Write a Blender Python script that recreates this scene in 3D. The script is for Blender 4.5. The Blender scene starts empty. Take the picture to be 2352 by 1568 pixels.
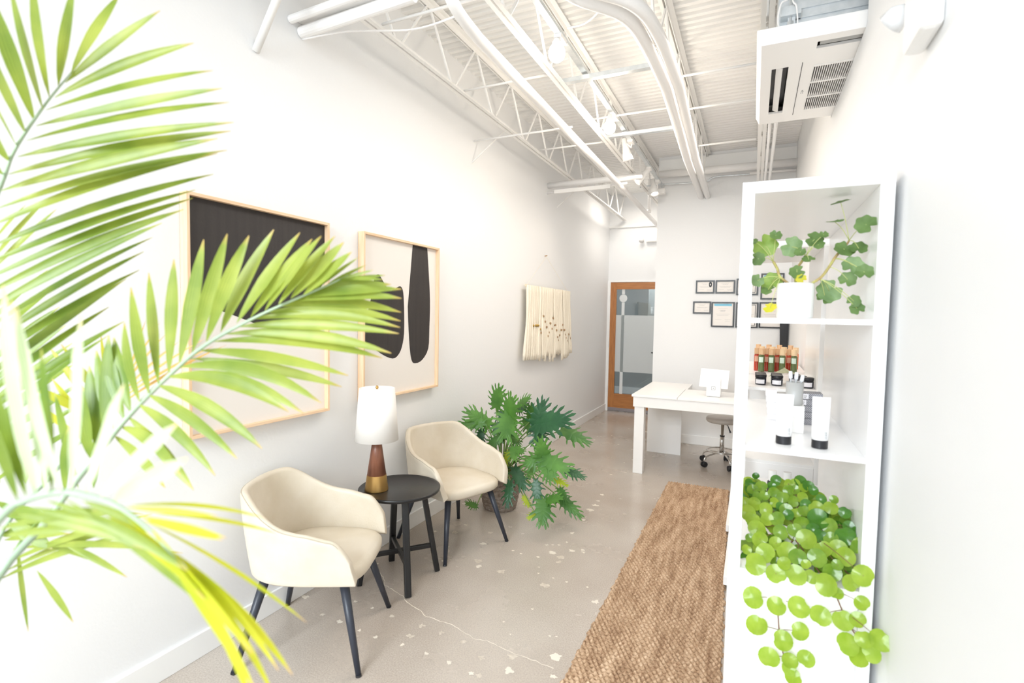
import bpy, math, random
from mathutils import Vector, Matrix, noise
R0 = random.Random(7)
PI = math.pi
C = bpy.context.scene.collection

# ------------------------------------------------------------------ camera model
CAM = Vector((0, 0, 1.52))
FPX, YAW, PITCH, ROLL = 1183.47, -0.43641887, 0.05007704, 0.01794635
_f = Vector((math.sin(YAW)*math.cos(PITCH), math.cos(YAW)*math.cos(PITCH), -math.sin(PITCH)))
_r0 = Vector((math.cos(YAW), -math.sin(YAW), 0)); _u0 = _r0.cross(_f)
_r = _r0*math.cos(ROLL) + _u0*math.sin(ROLL)
_u = _u0*math.cos(ROLL) - _r0*math.sin(ROLL)
def ray(px, py): return _f + _r*((px-1176)/FPX) - _u*((py-784)/FPX)
def at(px, py, axis, v):
    """the point of a world plane (axis = v) that the photograph shows at px, py"""
    d = ray(px, py); i = 'xyz'.index(axis)
    return CAM + d*((v-CAM[i])/d[i])
def dep(px, py, d): return CAM + ray(px, py)*d

cam = bpy.data.cameras.new('camera'); co = bpy.data.objects.new('camera', cam); C.objects.link(co)
M3 = Matrix((_r, _u, -_f)).transposed()
co.matrix_world = Matrix.Translation(CAM) @ M3.to_4x4()
cam.sensor_width = 36; cam.lens = FPX/2352*36; cam.clip_start = .02
cam.dof.use_dof = True; cam.dof.focus_distance = 3.4; cam.dof.aperture_fstop = 2.4
bpy.context.scene.camera = co

# ------------------------------------------------------------------ materials
def mat(name, col, rough=.5, metal=0, spec=.5, emit=None, es=0, trans=0, bump=None, var=None, coat=0, sheen=0):
    m = bpy.data.materials.new(name); m.use_nodes = True
    nt = m.node_tree; b = nt.nodes['Principled BSDF']
    b.inputs['Base Color'].default_value = (*col, 1); b.inputs['Roughness'].default_value = rough
    b.inputs['Metallic'].default_value = metal; b.inputs['Specular IOR Level'].default_value = spec
    if coat: b.inputs['Coat Weight'].default_value = coat
    if emit: b.inputs['Emission Color'].default_value = (*emit, 1); b.inputs['Emission Strength'].default_value = es
    if trans: b.inputs['Transmission Weight'].default_value = trans
    tc = nt.nodes.new('ShaderNodeTexCoord')
    if var:   # (second colour, scale, stretch xyz)
        c2, sc, st = var
        mp = nt.nodes.new('ShaderNodeMapping'); mp.inputs['Scale'].default_value = st
        nz = nt.nodes.new('ShaderNodeTexNoise'); nz.inputs['Scale'].default_value = sc; nz.inputs['Detail'].default_value = 5
        rp = nt.nodes.new('ShaderNodeValToRGB'); rp.color_ramp.elements[0].position = .35; rp.color_ramp.elements[1].position = .65
        rp.color_ramp.elements[0].color = (*col, 1); rp.color_ramp.elements[1].color = (*c2, 1)
        nt.links.new(tc.outputs['Object'], mp.inputs[0]); nt.links.new(mp.outputs[0], nz.inputs['Vector'])
        nt.links.new(nz.outputs['Fac'], rp.inputs[0]); nt.links.new(rp.outputs[0], b.inputs['Base Color'])
    if bump:  # (scale, strength)
        nz = nt.nodes.new('ShaderNodeTexNoise'); nz.inputs['Scale'].default_value = bump[0]; nz.inputs['Detail'].default_value = 4
        bp = nt.nodes.new('ShaderNodeBump'); bp.inputs['Strength'].default_value = bump[1]; bp.inputs['Distance'].default_value = .01
        nt.links.new(tc.outputs['Object'], nz.inputs['Vector']); nt.links.new(nz.outputs['Fac'], bp.inputs['Height'])
        nt.links.new(bp.outputs[0], b.inputs['Normal'])
    return m

def leafmat(name, c1, c2, transl=.4, rough=.35, tip=None, scale=9, vein=0):
    m = bpy.data.materials.new(name); m.use_nodes = True; nt = m.node_tree
    for n in list(nt.nodes): nt.nodes.remove(n)
    out = nt.nodes.new('ShaderNodeOutputMaterial')
    tc = nt.nodes.new('ShaderNodeTexCoord'); nz = nt.nodes.new('ShaderNodeTexNoise')
    nz.inputs['Scale'].default_value = scale; nz.inputs['Detail'].default_value = 3
    nt.links.new(tc.outputs['Object'], nz.inputs['Vector'])
    rp = nt.nodes.new('ShaderNodeValToRGB'); rp.color_ramp.elements[0].position = .33; rp.color_ramp.elements[1].position = .67
    rp.color_ramp.elements[0].color = (*c1, 1); rp.color_ramp.elements[1].color = (*c2, 1)
    nt.links.new(nz.outputs['Fac'], rp.inputs[0]); col = rp.outputs[0]
    if tip:
        uv = nt.nodes.new('ShaderNodeUVMap'); sx = nt.nodes.new('ShaderNodeSeparateXYZ')
        nt.links.new(uv.outputs[0], sx.inputs[0])
        r2 = nt.nodes.new('ShaderNodeValToRGB'); r2.color_ramp.elements[0].position = .9; r2.color_ramp.elements[1].position = 1
        r2.color_ramp.elements[0].color = (0, 0, 0, 1); r2.color_ramp.elements[1].color = (1, 1, 1, 1)
        nt.links.new(sx.outputs[0], r2.inputs[0])
        mx = nt.nodes.new('ShaderNodeMixRGB'); mx.inputs[2].default_value = (*tip, 1)
        nt.links.new(r2.outputs[0], mx.inputs[0]); nt.links.new(col, mx.inputs[1]); col = mx.outputs[0]
        # fine lengthwise veins
        wv = nt.nodes.new('ShaderNodeMath'); wv.operation = 'SINE'; ml = nt.nodes.new('ShaderNodeMath'); ml.operation = 'MULTIPLY'; ml.inputs[1].default_value = 36
        nt.links.new(sx.outputs[1], ml.inputs[0]); nt.links.new(ml.outputs[0], wv.inputs[0])
        mr = nt.nodes.new('ShaderNodeMapRange'); mr.inputs[1].default_value = -1; mr.inputs[3].default_value = .86; mr.inputs[4].default_value = 1.08
        nt.links.new(wv.outputs[0], mr.inputs[0])
        hs = nt.nodes.new('ShaderNodeHueSaturation'); nt.links.new(mr.outputs[0], hs.inputs['Value']); nt.links.new(col, hs.inputs['Color']); col = hs.outputs[0]
    b = nt.nodes.new('ShaderNodeBsdfPrincipled'); b.inputs['Roughness'].default_value = rough
    nt.links.new(col, b.inputs['Base Color'])
    t = nt.nodes.new('ShaderNodeBsdfTranslucent'); nt.links.new(col, t.inputs['Color'])
    mix = nt.nodes.new('ShaderNodeMixShader'); mix.inputs[0].default_value = transl
    nt.links.new(b.outputs[0], mix.inputs[1]); nt.links.new(t.outputs[0], mix.inputs[2]); nt.links.new(mix.outputs[0], out.inputs[0])
    return m

def glassmat(name, tint, refl=.12, rough=0.0, frost=0):
    m = bpy.data.materials.new(name); m.use_nodes = True; nt = m.node_tree
    for n in list(nt.nodes): nt.nodes.remove(n)
    out = nt.nodes.new('ShaderNodeOutputMaterial')
    tr = nt.nodes.new('ShaderNodeBsdfTransparent'); tr.inputs[0].default_value = (*tint, 1)
    gl = nt.nodes.new('ShaderNodeBsdfGlossy'); gl.inputs['Roughness'].default_value = rough
    mx = nt.nodes.new('ShaderNodeMixShader'); mx.inputs[0].default_value = refl
    nt.links.new(tr.outputs[0], mx.inputs[1]); nt.links.new(gl.outputs[0], mx.inputs[2]); last = mx
    if frost:
        df = nt.nodes.new('ShaderNodeBsdfDiffuse'); df.inputs[0].default_value = (.8, .82, .82, 1)
        m2 = nt.nodes.new('ShaderNodeMixShader'); m2.inputs[0].default_value = frost
        nt.links.new(mx.outputs[0], m2.inputs[1]); nt.links.new(df.outputs[0], m2.inputs[2]); last = m2
    nt.links.new(last.outputs[0], out.inputs[0]); return m

W = (.86, .85, .83)
M = dict(
    wall=mat('wall_paint', (.825, .83, .835), .6, bump=(60, .06)),
    trim=mat('trim_paint', (.88, .88, .87), .35),
    ceil=mat('deck_paint', (.84, .835, .82), .55),
    steelw=mat('painted_steel', (.86, .85, .83), .45, bump=(50, .1)),
    pipe=mat('painted_pipe', (.88, .87, .86), .35),
    galv=mat('galvanised_steel', (.62, .66, .68), .38, .75, var=((.72, .75, .77), 25, (1, 1, 1))),
    chrome=mat('chrome', (.75, .74, .72), .12, 1),
    dark=mat('black_plastic', (.015, .015, .018), .35),
    blackm=mat('black_satin_wood', (.012, .012, .013), .32, bump=(120, .03)),
    legm=mat('charcoal_metal', (.03, .035, .05), .38),
    leather=mat('cream_leather', (.66, .585, .465), .45, bump=(160, .12), var=((.72, .655, .55), 6, (1, 1, 1))),
    seam=mat('leather_seam', (.5, .44, .35), .6),
    ply=mat('birch_frame', (.78, .53, .33), .45, var=((.84, .63, .43), 5, (14, 14, 1))),
    plyh=mat('birch_frame_rail', (.78, .53, .33), .45, var=((.84, .63, .43), 5, (14, 1, 14))),
    canvas=mat('canvas', (.81, .765, .72), .75, bump=(300, .05)),
    ink=mat('black_paint', (.026, .021, .02), .62, bump=(90, .08), var=((.032, .026, .024), 4, (1, 9, .6))),
    shade=mat('linen_shade', (.9, .88, .85), .8, bump=(400, .08)),
    walnut=mat('walnut', (.17, .062, .034), .38, var=((.3, .125, .075), 14, (2, 2, .35))),
    brass=mat('brass', (.55, .34, .12), .33, 1),
    basket=mat('basket_weave', (.2, .15, .12), .8, var=((.36, .3, .25), 40, (1, 1, 2)), bump=(120, .7)),
    soil=mat('soil', (.05, .03, .02), .9, bump=(60, .8)),
    doorw=mat('oak_door', (.47, .19, .05), .4, var=((.36, .135, .035), 7, (10, 10, 1)), bump=(60, .05)),
    doorh=mat('oak_door_rail', (.47, .19, .05), .4, var=((.36, .135, .035), 7, (1, 10, 10))),
    white=mat('white_laminate', (.88, .87, .855), .32),
    bright=mat('white_lacquer', (.9, .9, .9), .28),
    paper=mat('certificate_paper', (.84, .8, .76), .6),
    blue=mat('certificate_blue', (.22, .55, .72), .6),
    grey=mat('soft_grey', (.45, .45, .45), .5),
    lgrey=mat('light_grey_ceramic', (.42, .42, .41), .4),
    seatg=mat('stool_vinyl', (.55, .5, .45), .4),
    pot=mat('white_ceramic', (.88, .88, .87), .4, bump=(30, .1)),
    wool=mat('cream_wool', (.86, .79, .66), .9, bump=(90, .5)),
    bead=mat('gold_bead', (.5, .32, .08), .3, .9),
    beadw=mat('wood_bead', (.36, .22, .11), .5),
    dowel=mat('dowel_wood', (.72, .6, .45), .6),
    cap=mat('beech_cap', (.66, .4, .22), .5, var=((.74, .5, .3), 12, (8, 8, 1))),
    capl=mat('pale_beech_cap', (.8, .58, .35), .5, var=((.86, .66, .42), 12, (8, 8, 1))),
    orange=mat('orange_liquid', (.75, .16, .03), .12, coat=.5),
    red=mat('red_liquid', (.5, .05, .02), .12, coat=.5),
    green=mat('green_liquid', (.1, .14, .04), .15, coat=.5),
    mint=mat('mint_label', (.66, .8, .7), .6),
    pink=mat('pink_label', (.8, .42, .3), .6),
    label=mat('white_label', (.85, .84, .88), .6),
    jar=mat('dark_glass_jar', (.008, .009, .02), .1, coat=.6),
    sage=mat('dried_sage', (.36, .37, .23), .8, var=((.5, .5, .34), 30, (1, 1, 1))),
    hall=mat('hall_paint', (.36, .38, .38), .6),
    tile=mat('hall_tile', (.16, .16, .17), .45),
    kick=mat('door_sweep', (.3, .27, .28), .4, .6),
    stem=mat('palm_rachis', (.30, .40, .28), .45, var=((.38, .48, .33), 6, (1, 1, 1))),
    stemd=mat('plant_stem', (.17, .27, .07), .5),
    stemp=mat('vine_stem', (.2, .07, .055), .5),
    petiole=mat('pale_petiole', (.5, .55, .2), .5),
    bark=mat('knobbly_stem', (.42, .27, .12), .7, var=((.5, .5, .16), 40, (1, 1, 1)), bump=(80, .6)),
    bulb=mat('lit_bulb', (1, 1, 1), .3, emit=(1, .93, .82), es=30),
    lamp=mat('lit_lens', (1, 1, 1), .3, emit=(1, .9, .76), es=12),
    clear=mat('clear_plastic', (.8, .82, .84), .1, coat=.5),
    glass=glassmat('door_glass', (.88, .92, .92), .1),
    frost=glassmat('frosted_film', (.85, .88, .88), .06, .2, .62),
    film=glassmat('white_film', (.9, .9, .9), .05, .3, .85),
)
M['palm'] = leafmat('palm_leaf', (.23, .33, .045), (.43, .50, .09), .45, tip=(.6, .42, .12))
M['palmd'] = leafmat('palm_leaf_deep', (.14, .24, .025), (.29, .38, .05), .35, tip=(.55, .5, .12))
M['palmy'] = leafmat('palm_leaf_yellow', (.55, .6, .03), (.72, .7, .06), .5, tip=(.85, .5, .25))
M['palmw'] = leafmat('palm_leaf_glare', (.66, .78, .5), (.74, .82, .6), .45, tip=(.95, .7, .35))  # leaf green paled to imitate leaflets overexposed by daylight
M['palmo'] = leafmat('palm_leaf_dry', (.75, .42, .1), (.8, .55, .2), .4, tip=(.6, .25, .1))
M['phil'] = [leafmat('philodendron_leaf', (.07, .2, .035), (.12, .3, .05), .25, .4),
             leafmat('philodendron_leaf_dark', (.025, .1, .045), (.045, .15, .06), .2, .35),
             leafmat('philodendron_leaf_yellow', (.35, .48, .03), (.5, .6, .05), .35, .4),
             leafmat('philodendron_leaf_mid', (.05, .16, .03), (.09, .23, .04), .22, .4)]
M['ger'] = [leafmat('round_leaf_green', (.11, .2, .055), (.17, .28, .085), .3, .5, scale=30),
            leafmat('round_leaf_bluegreen', (.16, .27, .1), (.25, .38, .16), .3, .5, scale=30),
            leafmat('round_leaf_lime', (.22, .36, .06), (.3, .44, .1), .35, .5, scale=30),
            leafmat('round_leaf_yellow', (.6, .6, .03), (.7, .62, .05), .35, .5, scale=30)]
M['ivy'] = [leafmat('vine_leaf_lime', (.27, .41, .03), (.37, .51, .055), .4, .25, scale=30),
            leafmat('vine_leaf_green', (.15, .29, .025), (.24, .38, .04), .35, .2, scale=30),
            leafmat('vine_leaf_deep', (.05, .17, .015), (.09, .24, .025), .3, .2, scale=30),
            leafmat('vine_leaf_bright', (.31, .47, .04), (.40, .54, .08), .4, .25, scale=30)]

def floor_material():
    m = bpy.data.materials.new('polished_concrete'); m.use_nodes = True; nt = m.node_tree; b = nt.nodes['Principled BSDF']
    tc = nt.nodes.new('ShaderNodeTexCoord')
    def nz(s, d=6): n = nt.nodes.new('ShaderNodeTexNoise'); n.inputs['Scale'].default_value = s; n.inputs['Detail'].default_value = d; nt.links.new(tc.outputs['Object'], n.inputs['Vector']); return n
    a = nz(1.1); r = nt.nodes.new('ShaderNodeValToRGB')
    r.color_ramp.elements[0].position = .3; r.color_ramp.elements[1].position = .72
    r.color_ramp.elements[0].color = (.40, .335, .28, 1); r.color_ramp.elements[1].color = (.54, .485, .43, 1)
    nt.links.new(a.outputs['Fac'], r.inputs[0])
    g = nz(160, 3); r2 = nt.nodes.new('ShaderNodeValToRGB'); r2.color_ramp.elements[0].position = .3; r2.color_ramp.elements[0].color = (.82, .82, .82, 1); r2.color_ramp.elements[1].position = .7; r2.color_ramp.elements[1].color = (1.1, 1.1, 1.1, 1)
    nt.links.new(g.outputs['Fac'], r2.inputs[0])
    mx = nt.nodes.new('ShaderNodeMixRGB'); mx.blend_type = 'MULTIPLY'; mx.inputs[0].default_value = 1
    nt.links.new(r.outputs[0], mx.inputs[1]); nt.links.new(r2.outputs[0], mx.inputs[2]); nt.links.new(mx.outputs[0], b.inputs['Base Color'])
    c = nz(3.5); mr = nt.nodes.new('ShaderNodeMapRange'); mr.inputs[3].default_value = .14; mr.inputs[4].default_value = .36
    nt.links.new(c.outputs['Fac'], mr.inputs[0]); nt.links.new(mr.outputs[0], b.inputs['Roughness'])
    return m
M['floor'] = floor_material()
M['chip'] = mat('paint_fleck', (.72, .66, .57), .7)
M['chipd'] = mat('pitted_patch', (.47, .41, .34), .7, var=((.62, .56, .48), 60, (1, 1, 1)))
def rug_material():
    m = bpy.data.materials.new('jute_weave'); m.use_nodes = True; nt = m.node_tree; b = nt.nodes['Principled BSDF']
    b.inputs['Roughness'].default_value = .85
    tc = nt.nodes.new('ShaderNodeTexCoord')
    mp = nt.nodes.new('ShaderNodeMapping'); mp.inputs['Scale'].default_value = (38, 4.5, 38)
    n = nt.nodes.new('ShaderNodeTexNoise'); n.inputs['Scale'].default_value = 1; n.inputs['Detail'].default_value = 6
    nt.links.new(tc.outputs['Object'], mp.inputs[0]); nt.links.new(mp.outputs[0], n.inputs['Vector'])
    n2 = nt.nodes.new('ShaderNodeTexNoise'); n2.inputs['Scale'].default_value = 90; n2.inputs['Detail'].default_value = 4
    nt.links.new(tc.outputs['Object'], n2.inputs['Vector'])
    ad = nt.nodes.new('ShaderNodeMath'); ad.operation = 'ADD'; hf = nt.nodes.new('ShaderNodeMath'); hf.operation = 'MULTIPLY'; hf.inputs[1].default_value = .5
    nt.links.new(n.outputs['Fac'], ad.inputs[0]); nt.links.new(n2.outputs['Fac'], ad.inputs[1]); nt.links.new(ad.outputs[0], hf.inputs[0])
    r = nt.nodes.new('ShaderNodeValToRGB'); e = r.color_ramp.elements
    e[0].position = .34; e[0].color = (.215, .115, .058, 1); e[1].position = .66; e[1].color = (.62, .45, .305, 1)
    x = e.new(.5); x.color = (.42, .275, .165, 1)
    nt.links.new(hf.outputs[0], r.inputs[0]); nt.links.new(r.outputs[0], b.inputs['Base Color'])
    return m
M['rug'] = rug_material()
def pattern_material():
    m = bpy.data.materials.new('herringbone_print'); m.use_nodes = True; nt = m.node_tree; b = nt.nodes['Principled BSDF']
    tc = nt.nodes.new('ShaderNodeTexCoord'); w = nt.nodes.new('ShaderNodeTexWave'); w.inputs['Scale'].default_value = 90; w.bands_direction = 'DIAGONAL'
    r = nt.nodes.new('ShaderNodeValToRGB'); r.color_ramp.interpolation = 'CONSTANT'
    r.color_ramp.elements[0].color = (.07, .07, .09, 1); r.color_ramp.elements[1].position = .55; r.color_ramp.elements[1].color = (.5, .5, .53, 1)
    nt.links.new(tc.outputs['Object'], w.inputs[0]); nt.links.new(w.outputs['Fac'], r.inputs[0]); nt.links.new(r.outputs[0], b.inputs['Base Color'])
    return m
M['herring'] = pattern_material()

# ------------------------------------------------------------------ mesh builder
class MB:
    def __init__(s): s.v = []; s.f = []; s.mi = []; s.uv = {}; s.m = 0
    def add(s, vs, fs, uv=None):
        o = len(s.v); s.v += [Vector(p) for p in vs]
        for f in fs: s.f.append([i+o for i in f]); s.mi.append(s.m)
        if uv:
            for i, t in enumerate(uv): s.uv[o+i] = t
        return s
    def box(s, x0, x1, y0, y1, z0, z1):
        return s.add([(x, y, z) for x in (x0, x1) for y in (y0, y1) for z in (z0, z1)],
                     [(0, 1, 3, 2), (4, 6, 7, 5), (0, 4, 5, 1), (2, 3, 7, 6), (0, 2, 6, 4), (1, 5, 7, 3)])
    def tube(s, pts, r, seg=8, cap=True, flat=1):
        pts = [Vector(p) for p in pts]; n = len(pts); rs = r if isinstance(r, (list, tuple)) else [r]*n
        up = None; vs = []; fs = []
        for i, p in enumerate(pts):
            t = (pts[min(i+1, n-1)]-pts[max(i-1, 0)]).normalized()
            if up is None: up = Vector((0, 0, 1)) if abs(t.z) < .9 else Vector((1, 0, 0))
            a = t.cross(up).normalized(); b = a.cross(t).normalized(); up = b
            for k in range(seg):
                q = 2*PI*k/seg; vs.append(p + a*(math.cos(q)*rs[i]) + b*(math.sin(q)*rs[i]*flat))
        for i in range(n-1):
            for k in range(seg):
                k2 = (k+1) % seg; fs.append((i*seg+k, i*seg+k2, (i+1)*seg+k2, (i+1)*seg+k))
        if cap: fs.append(tuple(range(seg))[::-1]); fs.append(tuple((n-1)*seg+k for k in range(seg)))
        return s.add(vs, fs)
    def lathe(s, prof, c=(0, 0, 0), seg=24, axis=None, cap=True):
        vs = []; fs = []; n = len(prof); c = Vector(c)
        if axis: z = Vector(axis).normalized(); x = z.orthogonal().normalized(); y = z.cross(x)
        else: x, y, z = Vector((1, 0, 0)), Vector((0, 1, 0)), Vector((0, 0, 1))
        for r, h in prof:
            for k in range(seg):
                q = 2*PI*k/seg; vs.append(c + x*(r*math.cos(q)) + y*(r*math.sin(q)) + z*h)
        for i in range(n-1):
            for k in range(seg):
                k2 = (k+1) % seg; fs.append((i*seg+k, i*seg+k2, (i+1)*seg+k2, (i+1)*seg+k))
        if cap: fs.append(tuple(range(seg))[::-1]); fs.append(tuple((n-1)*seg+k for k in range(seg)))
        return s.add(vs, fs)
    def bar(s, a, b, w, h, up=(0, 0, 1)):
        a = Vector(a); b = Vector(b); t = (b-a).normalized(); up = Vector(up)
        x = t.cross(up).normalized()*(w/2); y = x.cross(t).normalized()*(h/2)
        vs = [p+dx*x+dy*y for p in (a, b) for dx, dy in ((-1, -1), (1, -1), (1, 1), (-1, 1))]
        return s.add(vs, [(3, 2, 1, 0), (4, 5, 6, 7), (0, 1, 5, 4), (1, 2, 6, 5), (2, 3, 7, 6), (3, 0, 4, 7)])
    def prism(s, poly, depth, o, ux, uy, un):
        """extrude a 2D outline given in the frame o, ux, uy along un"""
        o, ux, uy, un = map(Vector, (o, ux, uy, un)); n = len(poly)
        vs = [o+ux*p[0]+uy*p[1]+un*d for d in (0, depth) for p in poly]
        fs = [tuple(range(n))[::-1], tuple(range(n, 2*n))] + [(i, (i+1) % n, n+(i+1) % n, n+i) for i in range(n)]
        return s.add(vs, fs)
    def build(s, name, m, parent=None, smooth=False, bevel=0, solid=0, sub=0, world=True):
        me = bpy.data.meshes.new(name); off = Vector((0, 0, 0))
        if parent is not None and world:
            q = parent
            while q: off += q.location; q = q.parent
        me.from_pydata([tuple(p-off) for p in s.v], [], s.f)
        for k in (m if isinstance(m, (list, tuple)) else [m]): me.materials.append(k)
        for p, i in zip(me.polygons, s.mi): p.material_index = i; p.use_smooth = smooth
        if s.uv:
            ul = me.uv_layers.new(name='UVMap')
            for lp in me.loops: ul.data[lp.index].uv = s.uv.get(lp.vertex_index, (0, 0))
        me.validate(); me.update()
        o = bpy.data.objects.new(name, me); C.objects.link(o)
        if parent is not None: o.parent = parent
        if solid: d = o.modifiers.new('thickness', 'SOLIDIFY'); d.thickness = solid; d.offset = 0
        if bevel: d = o.modifiers.new('bevel', 'BEVEL'); d.width = bevel; d.segments = 2; d.limit_method = 'ANGLE'; d.angle_limit = .6
        if sub: d = o.modifiers.new('subdivision', 'SUBSURF'); d.levels = sub; d.render_levels = sub
        return o

def tag(o, label, cat, group=None, kind=None):
    if label: o['label'] = label
    if cat: o['category'] = cat
    if group: o['group'] = group
    if kind: o['kind'] = kind
    return o
def thing(name, label, cat, loc=(0, 0, 0), rz=0, group=None):
    o = bpy.data.objects.new(name, None); C.objects.link(o); o.location = loc; o.rotation_euler = (0, 0, rz)
    o.empty_display_size = .1
    return tag(o, label, cat, group)
def struct(name, mb, m, label=None, **k):
    o = mb.build(name, m, **k); o['kind'] = 'structure'
    if label: o['label'] = label
    return o
def copy_tree(o, parent=None):
    c = o.copy(); C.objects.link(c); c.parent = parent
    for ch in list(o.children): copy_tree(ch, c)
    return c
def text_mesh(body, size, name, m, parent, o, ux, uy, depth=.0006, align='CENTER'):
    cu = bpy.data.curves.new(name, 'FONT'); cu.body = body; cu.size = size; cu.align_x = align; cu.extrude = depth/2
    t = bpy.data.objects.new(name, cu); C.objects.link(t)
    me = bpy.data.meshes.new_from_object(t.evaluated_get(bpy.context.evaluated_depsgraph_get())); bpy.data.objects.remove(t)
    ux = Vector(ux).normalized(); uy = Vector(uy).normalized(); un = ux.cross(uy)
    off = Vector((0, 0, 0)); q = parent
    while q: off += q.location; q = q.parent
    for v in me.vertices: v.co = Vector(o)+ux*v.co.x+uy*v.co.y+un*v.co.z-off
    me.materials.clear(); me.materials.append(m); ob = bpy.data.objects.new(name, me); C.objects.link(ob); ob.parent = parent
    return ob

# ------------------------------------------------------------------ the room
YF, YD, YP, XR, ZC = -1.7, 8.27, 6.56, .371, 3.5
def xl(y): return -2.15
b = MB()
b.box(-2.35, 1.2, YF-.15, YD+2.2, -.1, 0)
chips = [(1099, 1300, 9, 0), (1043, 1222, 10, 1), (1070, 1205, 5, 0), (1110, 1248, 9, 0), (1097, 1288, 12, 1), (1150, 1312, 12, 1), (1126, 1223, 7, 1), (1268, 1269, 10, 0), (1288, 1279, 11, 1),
         (1284, 1290, 8, 1), (1312, 1264, 8, 0), (1340, 1263, 6, 0), (1340, 1268, 6, 0), (1256, 1251, 5, 0), (1270, 1251, 4, 0), (1284, 1251, 4, 0), (1302, 1245, 4, 0), (1236, 1279, 5, 0), (1197, 1271, 4, 0), (1178, 1264, 4, 0),
         (1314, 1224, 7, 0), (1341, 1193, 6, 0), (1357, 1171, 9, 0), (1368, 1160, 8, 0), (1383, 1136, 6, 0), (1373, 1150, 5, 0), (1302, 1336, 4, 0), (1271, 1327, 3, 0), (1350, 1348, 3, 0), (1238, 1302, 3, 0), (1236, 1316, 3, 0),
         (1369, 1382, 9, 0), (1250, 1343, 12, 1), (1276, 1508, 15, 0), (1168, 1540, 13, 0), (1270, 1552, 9, 0), (1083, 1546, 7, 0), (1100, 1551, 8, 1), (1030, 1521, 7, 0), (978, 1500, 6, 0), (968, 1436, 9, 1), (942, 1460, 9, 1), (1013, 1452, 8, 1), (924, 1480, 6, 0),
         (900, 1414, 7, 1), (863, 1463, 6, 0), (779, 1427, 8, 0), (741, 1411, 6, 0), (826, 1447, 5, 0), (855, 1396, 5, 0), (700, 1370, 8, 0), (816, 1381, 5, 0), (1065, 1472, 7, 1), (1175, 1508, 12, 1), (1107, 1510, 8, 1), (866, 1294, 5, 0),
         (1223, 1398, 3, 0), (1262, 1460, 3, 0), (1278, 1461, 3, 0), (1157, 1427, 3, 0), (1172, 1456, 3, 0), (1000, 1220, 5, 0), (1018, 1288, 4, 0), (1404, 1090, 4, 0), (1428, 1083, 3, 0), (1415, 1078, 2, 0), (1436, 1085, 3, 0), (1434, 1062, 2, 0), (1480, 1049, 2, 0), (1365, 1010, 3, 0), (1420, 1020, 3, 0), (1362, 968, 3, 0), (1408, 952, 2, 0), (1405, 1000, 2, 0)]
for (px, py, w, k) in chips:
    c = at(px, py, 'z', .0006); d = (c-CAM).length; r = w*.84/1183*d; n = 26; vs = [c]; ph = R0.random()*9
    for i in range(n):
        q = 2*PI*i/n; rr = r*(.78+.75*noise.noise((1.1*math.cos(q)+ph*7, 1.1*math.sin(q), ph))+.3*noise.noise((3*math.cos(q)+ph*3, 3*math.sin(q), ph))+.08*R0.random()); vs.append(c+Vector((rr*math.cos(q)*1.05, rr*math.sin(q)*.95, 0)))
    b.m = 1+k; b.add(vs, [(0, i+1, (i+1) % n+1) for i in range(n)])
cr = [(866, 1308), (880, 1325), (884, 1343), (905, 1356), (925, 1368), (935, 1383), (960, 1398), (980, 1415), (1012, 1426), (1040, 1434), (1062, 1450), (1085, 1465), (1120, 1472), (1150, 1486), (1185, 1502), (1230, 1518), (1285, 1540)]
pts = []
for (a, c2), (d, e) in zip(cr, cr[1:]):
    for i in range(4):
        t = i/4; pts.append((a+(d-a)*t+R0.uniform(-2, 2), c2+(e-c2)*t+R0.uniform(-1.5, 1.5)))
vs = []
for px, py in pts:
    p = at(px, py, 'z', .0007); h = R0.uniform(.0012, .003); vs += [p+Vector((0, -h, 0)), p+Vector((0, h, 0))]
b.m = 1; b.add(vs, [(i*2, i*2+2, i*2+3, i*2+1) for i in range(len(pts)-1)])
struct('floor', b, [M['floor'], M['chip'], M['chipd']], 'polished grey concrete floor with pale paint flecks and a thin crack')

b = MB(); b.prism([(xl(YF), YF), (xl(YD), YD), (xl(YD)-.12, YD), (xl(YF)-.12, YF)], ZC, (0, 0, 0), (1, 0, 0), (0, 1, 0), (0, 0, 1))
struct('wall_left', b, M['wall'])
# right wall with the notch that the ceiling cassette passes through
y0, y1, zn = 2.52, 3.60, 2.715
b = MB(); b.box(XR, XR+.1, YF, y0, 0, ZC); b.box(XR, XR+.1, y0, y1, 0, zn); b.box(XR, XR+.1, y1, YP+.14, 0, ZC)
b.box(XR+.1, XR+.9, y0-.05, y1+.05, zn-.08, zn-.02); b.box(XR+.9, XR+.94, y0-.05, y1+.05, zn-.08, ZC); b.box(XR+.1, XR+.9, y0-.05, y0, zn, ZC); b.box(XR+.1, XR+.9, y1, y1+.05, zn, ZC)
struct('wall_right', b, M['wall'])
b = MB(); b.box(-1.115, XR+.1, YP, YP+.14, 0, ZC); b.box(-1.115, -.97, YP+.14, YD, 0, ZC)
struct('wall_partition', b, M['wall'])
DX0, DX1 = -2.118, -1.2
b = MB(); b.box(-2.3, DX0-.02, YD, YD+.12, 0, ZC); b.box(DX1+.02, XR+.1, YD, YD+.12, 0, ZC); b.box(DX0-.02, DX1+.02, YD, YD+.12, 2.1, ZC)
struct('wall_back', b, M['wall'])
b = MB(); b.box(-2.3, -2.05, YF-.12, YF, 0, ZC); b.box(.2, XR+.1, YF-.12, YF, 0, ZC); b.box(-2.05, .2, YF-.12, YF, 3.3, ZC); b.box(-2.05, .2, YF-.12, YF, 0, .12)
struct('wall_front', b, M['wall'])
b = MB()
for x in (-2.05, -1.3, -.55, .15): b.box(x, x+.05, YF-.1, YF-.04, .12, 3.3)
b.box(-2.05, .2, YF-.1, YF-.04, 2.2, 2.26)
struct('window_1', b, M['steelw'])
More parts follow.
